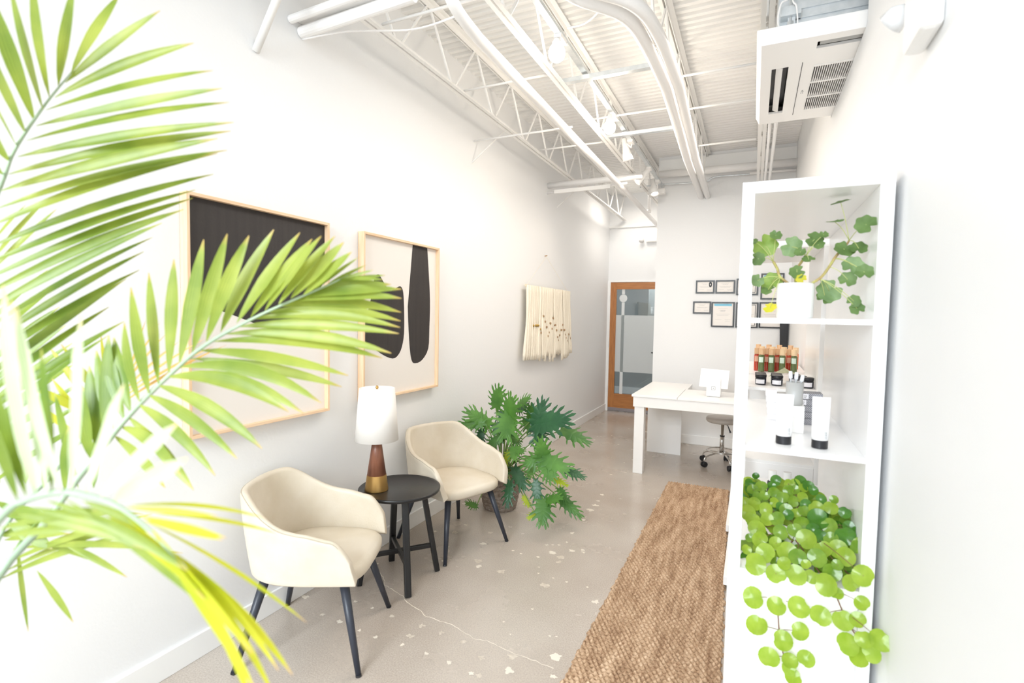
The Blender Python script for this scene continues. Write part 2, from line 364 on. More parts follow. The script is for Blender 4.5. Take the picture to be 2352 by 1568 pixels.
# corrugated roof deck
b = MB(); prof = []; y = YF; P = .07
while y < YD+.1:
    for t, h in ((0, 0), (.12, .018), (.42, .018), (.56, 0), (.92, 0)): prof.append((y+t*P, ZC-.018+h))
    y += P
n = len(prof); vs = [(x, p[0], p[1]) for p in prof for x in (-2.3, XR+1.0)]
b.add(vs, [(2*i, 2*i+1, 2*i+3, 2*i+2) for i in range(n-1)])
b.box(-2.3, XR+1.0, YF-.1, YD+.1, ZC+.012, ZC+.06)
struct('ceiling', b, M['ceil'], 'white painted corrugated metal roof deck')
b = MB(); b.prism([(xl(YF), YF), (xl(YD), YD), (xl(YD)+.014, YD), (xl(YF)+.014, YF)], .11, (0, 0, 0), (1, 0, 0), (0, 1, 0), (0, 0, 1)); struct('baseboard_left', b, M['trim'], bevel=.003)
b = MB(); b.box(-1.115, XR, YP-.014, YP, 0, .11); struct('baseboard_partition', b, M['trim'], bevel=.003)
b = MB(); b.box(-2.22, DX0+.012, YD-.02, YD+.1, 0, 2.1); b.box(-2.22, DX1, YD-.016, YD, 2.088, 2.105); struct('trim_1', b, M['trim'])
b = MB(); b.box(-2.2, -1.1, YD-.03, YD, 2.95, 2.985); struct('trim_2', b, M['trim'])
b = MB(); b.box(-1.1, XR, YP-.03, YP, 3.3, 3.44); struct('trim_3', b, M['trim'], bevel=.004)
# hallway behind the door
b = MB(); b.box(-3.2, .4, YD+2.0, YD+2.1, 0, 2.7); b.box(-3.2, -3.1, YD+.12, YD+2, 0, 2.7); b.box(.3, .4, YD+.12, YD+2, 0, 2.7); b.box(-3.2, .4, YD+.12, YD+2, 2.6, 2.7)
struct('wall_hallway', b, M['hall'])
b = MB(); b.box(-3.1, .3, YD+1.985, YD+2, .0, .14); struct('baseboard_hallway', b, M['white'])
b = MB(); b.box(-3.1, .3, YD+.13, YD+1.98, .001, .006); struct('trim_4', b, M['tile'])

# door
d = bpy.data.objects.new('door_1', None); C.objects.link(d); d.location = (DX0, YD, 0); d['kind'] = 'structure'; d['label'] = 'oak framed glass door with frosted film'
yd0, yd1 = YD-.008, YD+.035
b = MB(); b.box(DX0+.005, DX0+.108, yd0, yd1, .04, 2.085); b.build('hinge_stile', M['doorw'], d, bevel=.002)
b = MB(); b.box(DX1-.105, DX1-.005, yd0, yd1, .04, 2.085); b.build('lock_stile', M['doorw'], d, bevel=.002)
b = MB(); b.box(DX0+.108, DX1-.105, yd0, yd1, 1.975, 2.085); b.build('top_rail', M['doorh'], d, bevel=.002)
b = MB(); b.box(DX0+.108, DX1-.105, yd0, yd1, .04, .285); b.build('bottom_rail', M['doorh'], d, bevel=.002)
b = MB(); b.box(DX0+.005, DX1-.005, yd0-.004, yd0, .012, .058); b.build('door_sweep', M['kick'], d)
b = MB(); b.box(DX0+.1, DX1-.1, YD+.008, YD+.012, .28, 1.98); gp = b.build('glass_pane', M['glass'], d)
b = MB(); b.box(DX0+.106, DX1-.103, YD+.0065, YD+.0075, .645, 1.56); b.build('frosted_film', M['frost'], gp)
b = MB(); b.prism([(.063*math.cos(2*PI*i/40), .063*math.sin(2*PI*i/40)) for i in range(40)], .0012, (-1.9, YD+.0075, 1.83), (1, 0, 0), (0, 0, 1), (0, -1, 0)); b.build('round_emblem', M['film'], gp)
b = MB()
b.prism([(-.024, -1.55), (.024, -1.55), (.024, -.066), (-.024, -.066)], .001, (-1.9, YD+.0075, 1.83), (1, 0, 0), (0, 0, 1), (0, -1, 0)); b.box(-1.924, -1.876, YD+.0065, YD+.0075, 1.896, 1.975)
b.build('vertical_film_band', M['film'], gp)
for z in (.35, 1.08, 1.82):
    b = MB(); b.tube([(DX0+.002, YD-.014, z-.05), (DX0+.002, YD-.014, z+.05)], .007); b.build('hinge', M['galv'], d)
b = MB(); b.tube([(-1.42, YD-.008, .98), (-1.42, YD-.05, .98), (-1.40, YD-.05, .98)], .009); b.build('door_handle', M['dark'], d)
# restroom plaque in the hallway
t = thing('restroom_sign', 'small grey restroom plaque with two white figures behind the door glass', 'sign', (-1.62, YD+1.2, 1.62))
b = MB(); b.box(-1.69, -1.56, YD+1.2, YD+1.206, 1.59, 1.73); b.build('plaque', M['grey'], t)
for x in (-1.655, -1.595):
    b = MB(); b.lathe([(.0, -.001), (.011, -.001), (.011, .001), (0, .001)], (x, YD+1.198, 1.705), 12, (0, 1, 0), cap=False); b.box(x-.014, x+.014, YD+1.197, YD+1.199, 1.65, 1.69); b.box(x-.007, x+.007, YD+1.197, YD+1.199, 1.605, 1.65); b.build('figure', M['white'], t)
b = MB(); b.box(-1.72, -1.1, YD+1.206, YD+1.25, 0, 2.59); struct('wall_hallway_return', b, M['hall'])

# ------------------------------------------------------------------ steel joists
names = {-1.905: 'leftmost open-web steel joist beside the art wall, painted white', -1.215: 'white steel joist beside the light track, second from left',
         -.56: 'white steel joist behind the paired bent pipes, third from left', .01: 'white steel joist near the ceiling cassette, rightmost'}
for xi, (x, lab) in enumerate(names.items()):
    ye = YD-.02 if x < -1.1 else YP-.01
    j = thing('steel_joist', lab, 'roof joist', (x, 2, 3.07), 0, 'open web steel roof joists')
    b = MB()
    for s in (-1, 1): b.box(x+s*.006, x+s*.04, YF+.02, ye, 3.455, 3.461); b.box(x+s*.006, x+s*.011, YF+.02, ye, 3.42, 3.455)
    b.build('top_chord', M['steelw'], j)
    b = MB()
    for s in (-1, 1): b.box(x+s*.006, x+s*.032, YF+.3, ye-.02, 3.055, 3.06); b.box(x+s*.006, x+s*.011, YF+.3, ye-.02, 3.06, 3.085)
    b.build('bottom_chord', M['steelw'], j)
    k = 0; y = 2.467-.6*6; step = .6
    while y < ye-.3:
        for s in (-1, 1):
            ya, yb = y, y+s*step/2
            if min(ya, yb) > YF+.1 and max(ya, yb) < ye-.02:
                b = MB(); b.tube([(x, ya+.02*s, 3.07), (x, yb-.01*s, 3.44)], .009, 6); b.build('web_rod', M['steelw'], j)
        y += step

def pipe(name, label, cat, pts, r, m='pipe', group=None, seg=12):
    b = MB(); b.tube(pts, r, seg); o = b.build(name, M[m], smooth=True); return tag(o, label, cat, group)
def smooth_path(pts, n=8):
    pts = [Vector(p) for p in pts]; out = []
    for i in range(len(pts)-1):
        p0, p1, p2, p3 = pts[max(i-1, 0)], pts[i], pts[i+1], pts[min(i+2, len(pts)-1)]
        for k in range(n):
            t = k/n; out.append(.5*((2*p1)+(p2-p0)*t+(2*p0-5*p1+4*p2-p3)*t*t+(3*p1-p0-3*p2+p3)*t**3))
    out.append(pts[-1]); return out

# long sprinkler main
t = thing('sprinkler_pipe', 'thick white pipe running the length of the ceiling beside the leftmost joist', 'pipe', (-1.33, 4, 2.92))
b = MB(); b.tube(smooth_path([(-1.31, 2.02, 3.38), (-1.31, 2.02, 3.1), (-1.312, 2.1, 2.96), (-1.315, 2.35, 2.92)])+[(-1.345, YP, 2.925), (-1.37, YD-.01, 2.93)], .029, 16); b.build('pipe_run', M['pipe'], t, smooth=True)
b = MB(); b.tube([(-1.338, 7.2, 2.955), (-1.338, 7.2, 3.4)], .02, 10); b.tube([(-1.338, 7.2, 2.95), (-1.338, 7.2, 2.99)], .028, 10); b.build('riser', M['pipe'], t, smooth=True)
# paired bent pipes
for i, (dx, lab) in enumerate(((0, 'left pipe of the white pair that bends across the ceiling'), (.075, 'right pipe of the white pair that bends across the ceiling'))):
    p = smooth_path([(-.93+dx*.3, 2.12-dx*.6, 3.46), (-.93+dx*.3, 2.13-dx*.6, 3.2), (-.9+dx*.3, 2.18-dx*.8, 3.07), (-.8+dx*.4, 2.3-dx, 2.985), (-.62+dx*.8, 2.52-dx, 2.97), (-.57+dx, 2.85-dx, 2.97), (-.55+dx, 3.4, 2.97)])+[(-.6+dx, 5, 2.97), (-.615+dx, YP-.005, 2.97)]
    pipe('bent_pipe', lab, 'pipe', p, .033, group='paired bent pipes', seg=16)
# cross pipes and rods
pipe('cross_pipe', 'thick white pipe reaching from the left wall under the joists', 'pipe', [(xl(5.4), 5.5, 2.99), (-1.1, 5.5, 3.0)], .032, seg=16)
pipe('cross_pipe', 'thick white pipe along the top of the partition to the right wall', 'pipe', [at(1514, 401, 'y', 6.44), (XR, 6.44, at(1829, 372, 'y', 6.44).z)], .042, seg=16)
b = MB(); b.bar((-2.05, 5.44, 2.90), (-1.42, 5.44, 2.905), .02, .04); tag(b.build('channel_rail', M['steelw']), 'white metal rail under the thick cross pipe near the left wall', 'rail')
pipe('thin_conduit', 'thin white conduit crossing under the thick cross pipe', 'conduit', [(-2.17, 5.47, 2.90), (-1.25, 5.47, 2.93)], .013)
pipe('wall_conduit', 'slim metallic conduit stepping up as it runs to the partition wall', 'conduit', smooth_path([at(1470, 430, 'y', 6.5), at(1510, 424.5, 'y', 6.5), at(1615, 417.5, 'y', 6.5), at(1632, 410, 'y', 6.5), at(1650, 405, 'y', 6.5), at(1722, 400, 'y', 6.5)], 6), .009, 'galv')
pipe('wall_conduit', 'straight white conduit along the top of the partition reaching the right wall', 'conduit', [at(1722, 398, 'y', 6.5), at(1829, 389, 'y', 6.5)], .014)
for (x0, x1, y, z, lab) in ((-2.17, -1.3, 3.8, 2.96, 'bridging rod from the left wall to the sprinkler pipe'), (-.52, -.03, 3.512, 3.07, 'bridging rod left of the cassette, nearest the camera'), (-.54, -.03, 4.068, 3.07, 'bridging rod left of the cassette, middle one'),
                       (-.5, -.03, 4.95, 3.07, 'bridging rod left of the cassette, farthest from the camera'), (-1.22, -.63, 4.068, 3.1, 'bridging rod between the lit bulbs'), (-1.9, -1.25, 2.32, 3.1, 'bridging rod from leftmost joist near the room front'), (-1.9, -1.25, 3.2, 3.09, 'bridging rod from leftmost joist beside the first bulb'), (-1.9, -1.25, 4.6, 3.09, 'bridging rod from leftmost joist beside the second bulb')):
    pipe('bridging_rod', 'thin white '+lab, 'rod', [(x0, y, z), (x1, y, z)], .008, 'steelw', 'bridging rods between joists', 8)
for (a, c2, lab) in (((-1.93, 3.93, 3.06), (-2.163, 3.756, 2.759), 'thin diagonal brace from leftmost joist down to the left wall, nearer one'), ((-1.93, 5.95, 3.06), (-2.178, 5.78, 2.774), 'thin diagonal brace from leftmost joist down to the left wall, farther one')):
    pipe('diagonal_brace', lab, 'brace', [a, c2], .006, 'steelw', 'diagonal braces', 6)
b = MB(); b.tube([(-2.148, 1.99, 2.945), (-1.45, 1.99, 2.965)], .03, 16); b.tube([(-2.148, 1.92, 2.975), (-1.4, 1.92, 3.0)], .02, 12); b.box(-2.148, -1.4, 1.95, 2.05, 2.985, 3.0); tag(b.build('header_beam', M['pipe'], smooth=False, bevel=.003), 'bundle of white pipes on a rail reaching out from the left wall at the top', 'beam')
pipe('ceiling_strut', 'pale diagonal strut meeting the left wall at the upper left', 'strut', [at(587, 118, 'x', xl(1.7)), (-1.75, 1.72, 3.3)], .018, 'steelw')
pipe('loose_cable', 'loose white cable sagging across the near joists', 'cable', smooth_path([(-2.14, 1.99, 2.91), (-1.9, 2.05, 2.93), (-1.6, 2.2, 2.95), (-1.33, 2.25, 3.0)]), .005, 'pipe')
pipe('loose_cable', 'thin white cable looping beside the light track', 'cable', smooth_path([(-.98, 2.75, 3.1), (-.85, 2.7, 3.08), (-.7, 2.6, 3.12), (-.6, 2.5, 3.2)]), .005, 'pipe')
for y, lab in ((3.31, 'galvanised strut carrying the light track, nearer one'), (4.44, 'galvanised strut carrying the light track, farther one')):
    b = MB(); b.box(-1.245, -.60, y-.02, y+.02, 3.062, 3.066); b.box(-1.245, -.60, y-.02, y-.016, 3.066, 3.09); b.box(-1.245, -.60, y+.016, y+.02, 3.066, 3.09)
    tag(b.build('strut_channel', M['galv']), lab, 'strut', 'galvanised struts')
for x, r, lab in ((.062, .012, 'left of the two thin conduits coming down behind the cassette'), (.105, .014, 'right of the two thin conduits coming down behind the cassette')):
    pipe('drop_conduit', 'white '+lab, 'conduit', [(x, 3.75, 3.46), (x, 3.76, 3.05), (x, 6.5, 3.05), (x, 6.52, 3.02), (x, 6.53, 2.2)], r, group='conduits behind the cassette')

# light track
TX, TZ = -1.05, 3.1
t = thing('light_track', 'grey metal ceiling light track running toward the partition', 'light track', (TX, 4, TZ))
b = MB(); b.box(TX-.018, TX+.018, 1.6, 6.5, TZ, TZ+.022); b.build('rail', M['galv'], t)
for y in (2.83, 4.08, 4.7, 5.6, 6.15):
    b = MB(); b.box(TX-.022, TX+.022, y-.05, y+.05, TZ-.02, TZ+.002); b.build('adapter', M['white'], t)
for (px, py, lab) in ((1279, 121, 'nearest glowing globe bulb hanging from the light track'), (1400, 292, 'second glowing globe bulb hanging from the light track')):
    g = at(px, py, 'x', TX-.005)
    t = thing('globe_light', lab, 'light bulb', tuple(g), 0, 'globe bulbs on the track')
    b = MB(); b.lathe([(.004, TZ-.02-g.z), (.016, TZ-.025-g.z), (.02, .07), (.028, .055), (.028, .042)], g, 16); b.build('socket', M['white'], t, smooth=True)
    b = MB(); b.lathe([(.001, -.052), (.02, -.048), (.038, -.034), (.047, -.012), (.047, .008), (.038, .028), (.024, .045), (.02, .052)], g, 24); b.build('bulb', M['bulb'], t, smooth=True)
for (a, c2, lab) in (((1432, 318), (1443, 368), 'white spotlight on the track aimed down to the right, nearest'), ((1492, 386), (1462, 418), 'white spotlight on the track tilted to the lower left'), ((1499, 412), (1504, 446), 'white spotlight on the track pointing straight down, farthest')):
    y = {1432: 4.72, 1492: 5.6, 1499: 6.15}[a[0]]
    A = at(*a, 'y', y); B = at(*c2, 'y', y+(.05 if a[0] == 1432 else -.05)); ax = (B-A).normalized(); L = (B-A).length
    t = thing('track_spotlight', lab, 'spotlight', tuple(A), 0, 'track spotlights')
    b = MB(); b.tube([(TX, y, TZ-.021), (TX, y, TZ-.05), tuple(A+ax*.03)], .008, 8); b.build('mounting_arm', M['white'], t)
    b = MB(); b.lathe([(.018, 0), (.024, .01), (.026, L*.35), (.05, L), (.046, L), (.03, L*.6)], A, 24, ax, cap=False); b.lathe([(.0, 0), (.018, 0)], A, 24, ax, cap=False); b.build('lamp_head', M['white'], t, smooth=True)
    b = MB(); b.lathe([(.0, L*.85), (.04, L*.85)], A, 24, ax, cap=False); b.build('lens', M['lamp'], t)
    l = bpy.data.lights.new('spot_beam', 'SPOT'); l.energy = 6; l.color = (1, .84, .66); l.spot_size = 1.5; l.spot_blend = .8; l.shadow_soft_size = .04
    lo = bpy.data.objects.new('spot_beam', l); C.objects.link(lo); lo.location = B+ax*.02; lo.rotation_euler = ax.to_track_quat('-Z', 'Y').to_euler()
b = MB(); b.box(-1.19, -1.0, 6.32, 6.42, 3.0, 3.05); tag(b.build('junction_box', M['white'], bevel=.004), 'white junction box at the end of the light track', 'junction box')

# ceiling cassette
hx0, hx1, hy0, hy1, hz = -.031, XR+.55, 2.54, 3.585, 2.72
t = thing('ceiling_cassette', 'white ceiling air conditioner cassette at the top of the right wall', 'air conditioner', (.17, 3.06, hz))
b = MB()
def frame_with_holes(b, holes, z0, z1):
    xs = sorted({hx0+.02, hx1, *[h[0] for h in holes], *[h[1] for h in holes]}); ys = sorted({hy0+.02, hy1-.02, *[h[2] for h in holes], *[h[3] for h in holes]})
    for i in range(len(xs)-1):
        for k in range(len(ys)-1):
            cx, cy = (xs[i]+xs[i+1])/2, (ys[k]+ys[k+1])/2
            if not any(h[0] < cx < h[1] and h[2] < cy < h[3] for h in holes): b.box(xs[i], xs[i+1], ys[k], ys[k+1], z0, z1)
slot = (.036, .108, 2.815, 3.41); slotn = (.208, .77, 2.612, 2.675); grl = (.215, .77, 2.845, 3.41)
frame_with_holes(b, [slot, slotn, grl], hz, hz+.012)
vs = []
for (dz, e) in ((0, .02), (.045, 0), (.06, 0)): vs += [(hx0+e, hy0+e, hz+dz), (hx1, hy0+e, hz+dz), (hx1, hy1-e, hz+dz), (hx0+e, hy1-e, hz+dz)]
b.add(vs, [(i*4+k, i*4+(k+1) % 4, i*4+4+(k+1) % 4, i*4+4+k) for i in (0, 1) for k in (0, 2, 3)]+[(8, 9, 10, 11)])
b.build('cassette_panel', M['white'], t)
b = MB(); b.box(slot[0], slot[1], slot[2], slot[3], hz+.05, hz+.055); b.box(slotn[0], slotn[1], slotn[2], slotn[3], hz+.05, hz+.055); b.box(grl[0], grl[1], grl[2], grl[3], hz+.03, hz+.035); b.build('dark_interior', M['dark'], t)
b = MB(); b.bar((.07, 2.83, hz+.012), (.07, 3.40, hz+.012), .03, .006, (.5, 0, 1)); b.build('louver', M['white'], t)
b = MB(); b.bar((.22, 2.642, hz+.02), (.77, 2.642, hz+.02), .05, .006, (0, .3, 1)); b.build('louver', M['lgrey'], t)
b = MB()
nx = 58
for i in range(nx+1):
    x = grl[0]+(grl[1]-grl[0])*i/nx; b.box(x-.0017, x+.0017, grl[2], grl[3], hz-.002, hz+.014)
for k in (0, 1/3, 2/3, 1): y = grl[2]+(grl[3]-grl[2])*k; b.box(grl[0], grl[1], y-.008, y+.008, hz-.003, hz+.014)
b.build('intake_grille', M['white'], t)
b = MB(); b.box(.163, .166, 2.79, 3.465, hz-.001, hz+.001); b.build('panel_seam', M['dark'], t)
b = MB(); b.box(.185, .192, 3.12, 3.13, hz-.001, hz); b.box(.182, .195, 3.135, 3.14, hz-.001, hz); b.box(.182, .185, 3.145, 3.165, hz-.001, hz); b.box(.19, .193, 3.145, 3.165, hz-.001, hz); b.build('maker_mark', M['grey'], t)
b = MB(); b.box(.05, hx1-.05, hy0+.13, hy1-.1, hz+.06, 3.05); ub = b.build('unit_body', M['galv'], t, bevel=.004)
for z in (2.86, 2.9, 2.97):
    b = MB(); b.box(.12, hx1-.06, hy0+.122, hy0+.13, z, z+.008); b.build('pressed_rib', M['galv'], ub)
b = MB(); b.box(.06, .14, hy0+.08, hy0+.13, 2.86, 2.9); b.box(.09, .12, hy0+.1, hy0+.115, 2.78, 2.9); b.tube([(.1, hy0+.1, 2.76), (.1, hy0+.1, 3.45)], .006, 8); b.tube([(.1, hy0+.1, 2.82), (.1, hy0+.1, 2.84)], .014, 6); b.build('hanger_bracket', M['galv'], t)
b = MB()
for pts in ([(.1, hy0+.07, 3.4), (.1, hy0+.06, 2.97), (.06, hy0+.05, 2.9), (.05, hy0+.05, 2.83), (.065, hy0+.07, 2.78)], [(.105, hy0+.07, 3.4), (.1, hy0+.06, 2.96), (.12, hy0+.06, 2.88), (.13, hy0+.07, 2.79)], [(.11, hy0+.06, 2.95), (.13, hy0+.06, 3.0), (.16, hy0+.07, 3.01)]):
    b.tube(smooth_path(pts), .0035, 6)
b.build('control_cable', M['pipe'], t)
b = MB(); b.tube([(.1, hy0+.06, 2.955), (.1, hy0+.06, 2.975)], .01, 8); b.build('cable_tie', M['dark'], t)
# emergency light on right wall
t = thing('emergency_light', 'white twin-head emergency light high on the right wall at the picture top', 'emergency light', (XR, 1.62, 2.33))
b = MB(); b.box(XR-.05, XR, 1.5, 1.66, 2.2, 2.5); b.build('housing', M['white'], t, bevel=.015)
for y, z in ((1.72, 2.36), (1.74, 2.46)):
    b = MB(); b.lathe([(.012, 0), (.03, .02), (.034, .05), (.0, .052)], (XR-.03, y, z), 20, (-.6, .6, -.5)); b.build('lamp_head', M['clear'], t, smooth=True)
# wall sensor above the door
t = thing('wall_emergency_light', 'small white light fixture on the wall above the wooden door', 'light fixture', (-1.5, YD-.06, 2.8))
b = MB(); b.box(-1.56, -1.3, YD-.07, YD, 2.70, 2.78); b.build('housing', M['white'], t, bevel=.015)
b = MB(); b.lathe([(.015, 0), (.035, .03), (.04, .06)], (-1.62, YD-.05, 2.76), 16, (0, -.6, -.6)); b.build('lamp_head', M['white'], t, smooth=True)

# ------------------------------------------------------------------ art
def art(name, label, y0, y1, z0, z1, shapes, px_near):
    x = xl((y0+y1)/2)+.002
    t = thing(name, label, 'painting', (x, (y0+y1)/2, z0), 0, 'framed abstract paintings')
    D, w = .045, .014
    b = MB(); b.box(x, x+.02, y0+w, y1-w, z0+w, z1-w)
    for poly in shapes:
        b.m = 1; n = len(poly); vs = []
        for fx, fz in poly:
            vs.append((x+.0208, y0+w+(y1-y0-2*w)*fx, z0+w+(z1-z0-2*w)*fz))
        b.add(vs, [tuple(range(n))])
    b.build('canvas', [M['canvas'], M['ink']], t)
    for n, a in (('frame_side', (y0, y0+w, z0, z1)), ('frame_side', (y1-w, y1, z0, z1)), ('frame_rail', (y0+w, y1-w, z0, z0+w)), ('frame_rail', (y0+w, y1-w, z1-w, z1))):
        b = MB(); b.box(x, x+D, *a); b.build(n, M['ply'] if n == 'frame_side' else M['plyh'], t, bevel=.001)
def smooth2(pts, n=6):
    out = []
    m = len(pts)
    for i in range(m):
        p0, p1, p2, p3 = [Vector((*pts[(i+k) % m], 0)) for k in (-1, 0, 1, 2)]
        for k in range(n):
            t = k/n; q = .5*((2*p1)+(p2-p0)*t+(2*p0-5*p1+4*p2-p3)*t*t+(3*p1-p0-3*p2+p3)*t**3); out.append((q.x, q.y))
    return out
x2 = xl(2.8)+.023
def frac(px, py, y0, y1, z0, z1, x):
    p = at(px, py, 'x', x); return ((p.y-y0)/(y1-y0), (p.z-z0)/(z1-z0))
A2 = (2.425, 3.212, .998, 1.99)
c3 = lambda x, y: (800+x/3.824, 520+y/3.824)
lf = [(228, 455), (240, 432), (270, 422), (300, 470), (345, 545), (380, 560), (420, 540), (455, 525), (478, 555), (488, 650), (492, 850), (486, 980), (460, 1090), (410, 1155), (340, 1145), (250, 1090), (124, 990), (135, 900), (175, 740), (210, 580)]
rt = [(566, 161), (694, 182), (703, 330), (718, 650), (712, 900), (703, 1070), (650, 1170), (590, 1200), (555, 1170), (535, 1000), (523, 700), (530, 450), (545, 300)]
sh2 = [smooth2([frac(*c3(*p), *A2, x2) for p in lf], 3), [frac(*c3(*p), *A2, x2) for p in rt[:2]]+smooth2([frac(*c3(*p), *A2, x2) for p in rt[1:]], 3)[3:-8]]
sh2[1] = [(u, 1) if i < 2 else (u, v) for i, (u, v) in enumerate(sh2[1])]
art('abstract_painting', 'framed abstract with two separate black shapes above the table lamp', 2.411, 3.226, .984, 2.004, sh2, 0)
A1 = (1.37, 2.126, .992, 1.99); x1 = xl(1.75)+.023
q = [frac(*p, *A1, x1) for p in ((415, 677), (440, 690), (540, 725), (620, 756), (681, 763), (720, 700), (740, 640))]
sh1 = [[(0, 1), (0, q[0][1]), q[1], q[2], q[3], q[4], q[5], (1, q[6][1]), (1, 1)]]
art('abstract_painting', 'larger framed abstract with one broad black mass, partly behind palm fronds', 1.356, 2.14, .978, 2.004, sh1, 0)

# ------------------------------------------------------------------ macrame hanging
hx = xl(5.4)+.05
t = thing('macrame_hanging', 'cream wool wall hanging with gold beads on the left wall', 'wall hanging', (hx, 5.45, 1.82), 0)
ya, yb = 4.80, 6.17
b = MB(); b.tube([(hx, ya, 1.83), (hx, yb, 1.81)], .012, 10); b.build('dowel', M['dowel'], t)
b = MB(); b.tube([(hx, ya+.03, 1.835), (xl(5.45)+.02, 5.44, 2.19), (hx, yb-.03, 1.815)], .0018, 5); b.build('hanging_cord', M['wool'], t)
b = MB(); b.tube([(xl(5.4)-.005, 5.44, 2.195), (xl(5.4)+.03, 5.44, 2.2)], .006, 8); b.build('nail', M['beadw'], t)
N = 30; rr = random.Random(3)
kn = [1.05]*3+[1.42]*4+[1.38, 1.34, 1.52, 1.46, 1.40, 1.30, 1.34, 1.44, 1.38, 1.50, 1.42, 1.36, 1.28, 1.24, 1.3, 1.36, 1.42, 1.36, 1.3, 1.26, 1.22, 1.3, 1.25]
bot = lambda i: 1.04-.06*(i/N)+(.03 if i < 8 else rr.uniform(-.01, .09))
for i in range(N):
    y = ya+.03+(yb-ya-.06)*i/(N-1); dx = rr.uniform(-.004, .008)
    zb = bot(i); zk = kn[i] if i > 2 else None
    pts = []; rs = []
    for k in range(14):
        u = k/13; z = 1.835+(zb-1.835)*u
        yy = y+.012*math.sin(u*5+i)+(i-N/2)*.0016*u*u*3; r = .0235+.004*math.sin(u*9+i)
        if zk:
            dd = abs(z-zk); r *= 1-.5*math.exp(-(dd/.025)**2)
            if z < zk: r *= 1.12
        if k == 13: r *= .8
        pts.append((hx+.012+dx+.012*u, yy, z)); rs.append(r)
    b = MB(); b.tube(pts, rs, 8, flat=.55); s = b.build('wool_strand', M['wool'], t, smooth=True)
    if zk:
        b = MB(); c2 = (hx+.022+dx, y+.012*math.sin(5*(1.835-zk)/.8+i), zk); b.lathe([(.012, -.012), (.016, -.006), (.016, .006), (.012, .012)], c2, 10); b.build('bead', M['bead'] if i < 8 else M['beadw'], s)
b = MB()
for i in range(22): y = ya+.04+(yb-ya-.08)*i/21; b.tube([(hx+.014*math.cos(a), y, 1.822+.014*math.sin(a)) for a in [k*PI/4 for k in range(9)]], .006, 5)
b.build('knot_row', M['wool'], t, smooth=True)

# ------------------------------------------------------------------ armchairs
def smoothstep(a, c2, x): x = max(0, min(1, (x-a)/(c2-a))); return x*x*(3-2*x)
def u_curve(s, inset=0, lean=0):
    """plan position along the tub shell, s in -1..1 (back is 0)"""
    u = abs(s); a, w = .30-inset+lean, .29-inset+lean*.6; arc = .56
    if u < arc:
        q = u/arc*PI/2; e = .82
        x = -a*math.cos(q)**e; y = w*math.sin(q)**e
    else:
        x = (u-arc)/(1-arc)*.215; y = w-.012*((u-arc)/(1-arc))**2
    return x, math.copysign(y, s)
def top_h(u):
    h = .748-.135*smoothstep(.22, .60, u)-.03*smoothstep(.58, .92, u)
    return h
def chair_parts(t):
    NS, NT, th = 90, 12, .034
    b = MB(); vs = []; rows = []
    for i in range(NS+1):
        s = -1+2*i/NS; u = abs(s); h = top_h(u)
        fr = max(0, (u-.86)/.14)**2.2; h -= fr*.085
        base = .385+.01*max(0, 1-u*1.6)
        prof = []
        for k in range(NT+1):      # outside going up
            v = k/NT; z = base+(h-.017-base)*v; lean = -.03*(1-v)**1.6+.012*v
            prof.append((0, lean, z))
        for k in range(1, 6):      # rolled top
            a = PI*k/6; prof.append((th*(1-math.cos(a))/2, .012, h-.017+.017*math.sin(a)))
        for k in range(NT+1):      # inside going down
            v = 1-k/NT; z = .405+(h-.017-.405)*v; lean = -.03*(1-v)**1.6+.012*v
            prof.append((th, lean, z))
        row = []
        for ins, ln, z in prof:
            x, y = u_curve(s, ins, ln)
            if u > .8:  # front edge of the arm rakes forward at the seat
                x += (u-.8)/.2*.035*(1-max(0, min(1, (z-.40)/.18)))
            row.append(len(vs)); vs.append((x, y, z))
        rows.append(row)
    fs = []
    for a, c2 in zip(rows, rows[1:]):
        n = len(a); fs += [(a[k], c2[k], c2[(k+1) % n], a[(k+1) % n]) for k in range(n)]
    fs += [tuple(rows[0]), tuple(rows[-1][::-1])]
    b.add(vs, fs); b.build('tub_shell', M['leather'], t, smooth=True, bevel=.004, world=False)
    # piping seam along the shell top
    b = MB(); pts = []
    for i in range(NS+1):
        s = -.96+1.92*i/NS; x, y = u_curve(s, .004, .012); pts.append((x, y, top_h(abs(s))-max(0, (abs(s)-.86)/.14)**2.2*.085-.006))
    b.tube(pts, .0022, 6); b.build('top_seam', M['seam'], t, smooth=True, world=False)
    # seat pad
    b = MB(); NR, NA = 8, 48; vs = []
    def outl(a):
        c2, s2 = math.cos(a), math.sin(a); e = .5 if math.cos(a) > 0 else .5+.35*abs(math.cos(a))
        x = math.copysign(abs(c2)**e, c2)*(.262 if c2 > 0 else .238); y = math.copysign(abs(s2)**e, s2)*(.256 if c2 > 0 else .256-.02*abs(c2))
        if c2 > 0: x -= .03*abs(s2)**3
        return x, y
    for r, z in ((.0, .438), (.3, .438), (.6, .437), (.84, .434), (.95, .427), (1, .412), (1, .385), (.96, .372), (.6, .366), (0, .366)):
        for k in range(NA):
            x, y = outl(2*PI*k/NA); vs.append((x*max(r, .001), y*max(r, .001), z+(.0 if r > .9 else 0)))
    b.add(vs, [(i*NA+k, i*NA+(k+1) % NA, (i+1)*NA+(k+1) % NA, (i+1)*NA+k) for i in range(9) for k in range(NA)])
    b.build('seat_pad', M['leather'], t, smooth=True, world=False)
    for sx in (1, -1):
        for sy in (1, -1):
            b = MB(); b.tube([(sx*.165, sy*.165, .382), (sx*.262, sy*.257, .004)], [.021, .0115], 16); l = b.build('leg', M['legm'], t, smooth=False, world=False)
            for p in l.data.polygons: p.use_smooth = len(p.vertices) == 4
            b = MB(); b.tube([(sx*.2612, sy*.2563, .008), (sx*.263, sy*.258, 0)], .0125, 12); b.build('foot_cap', M['dark'], l, world=False)
ang = math.atan2(.418, .908)
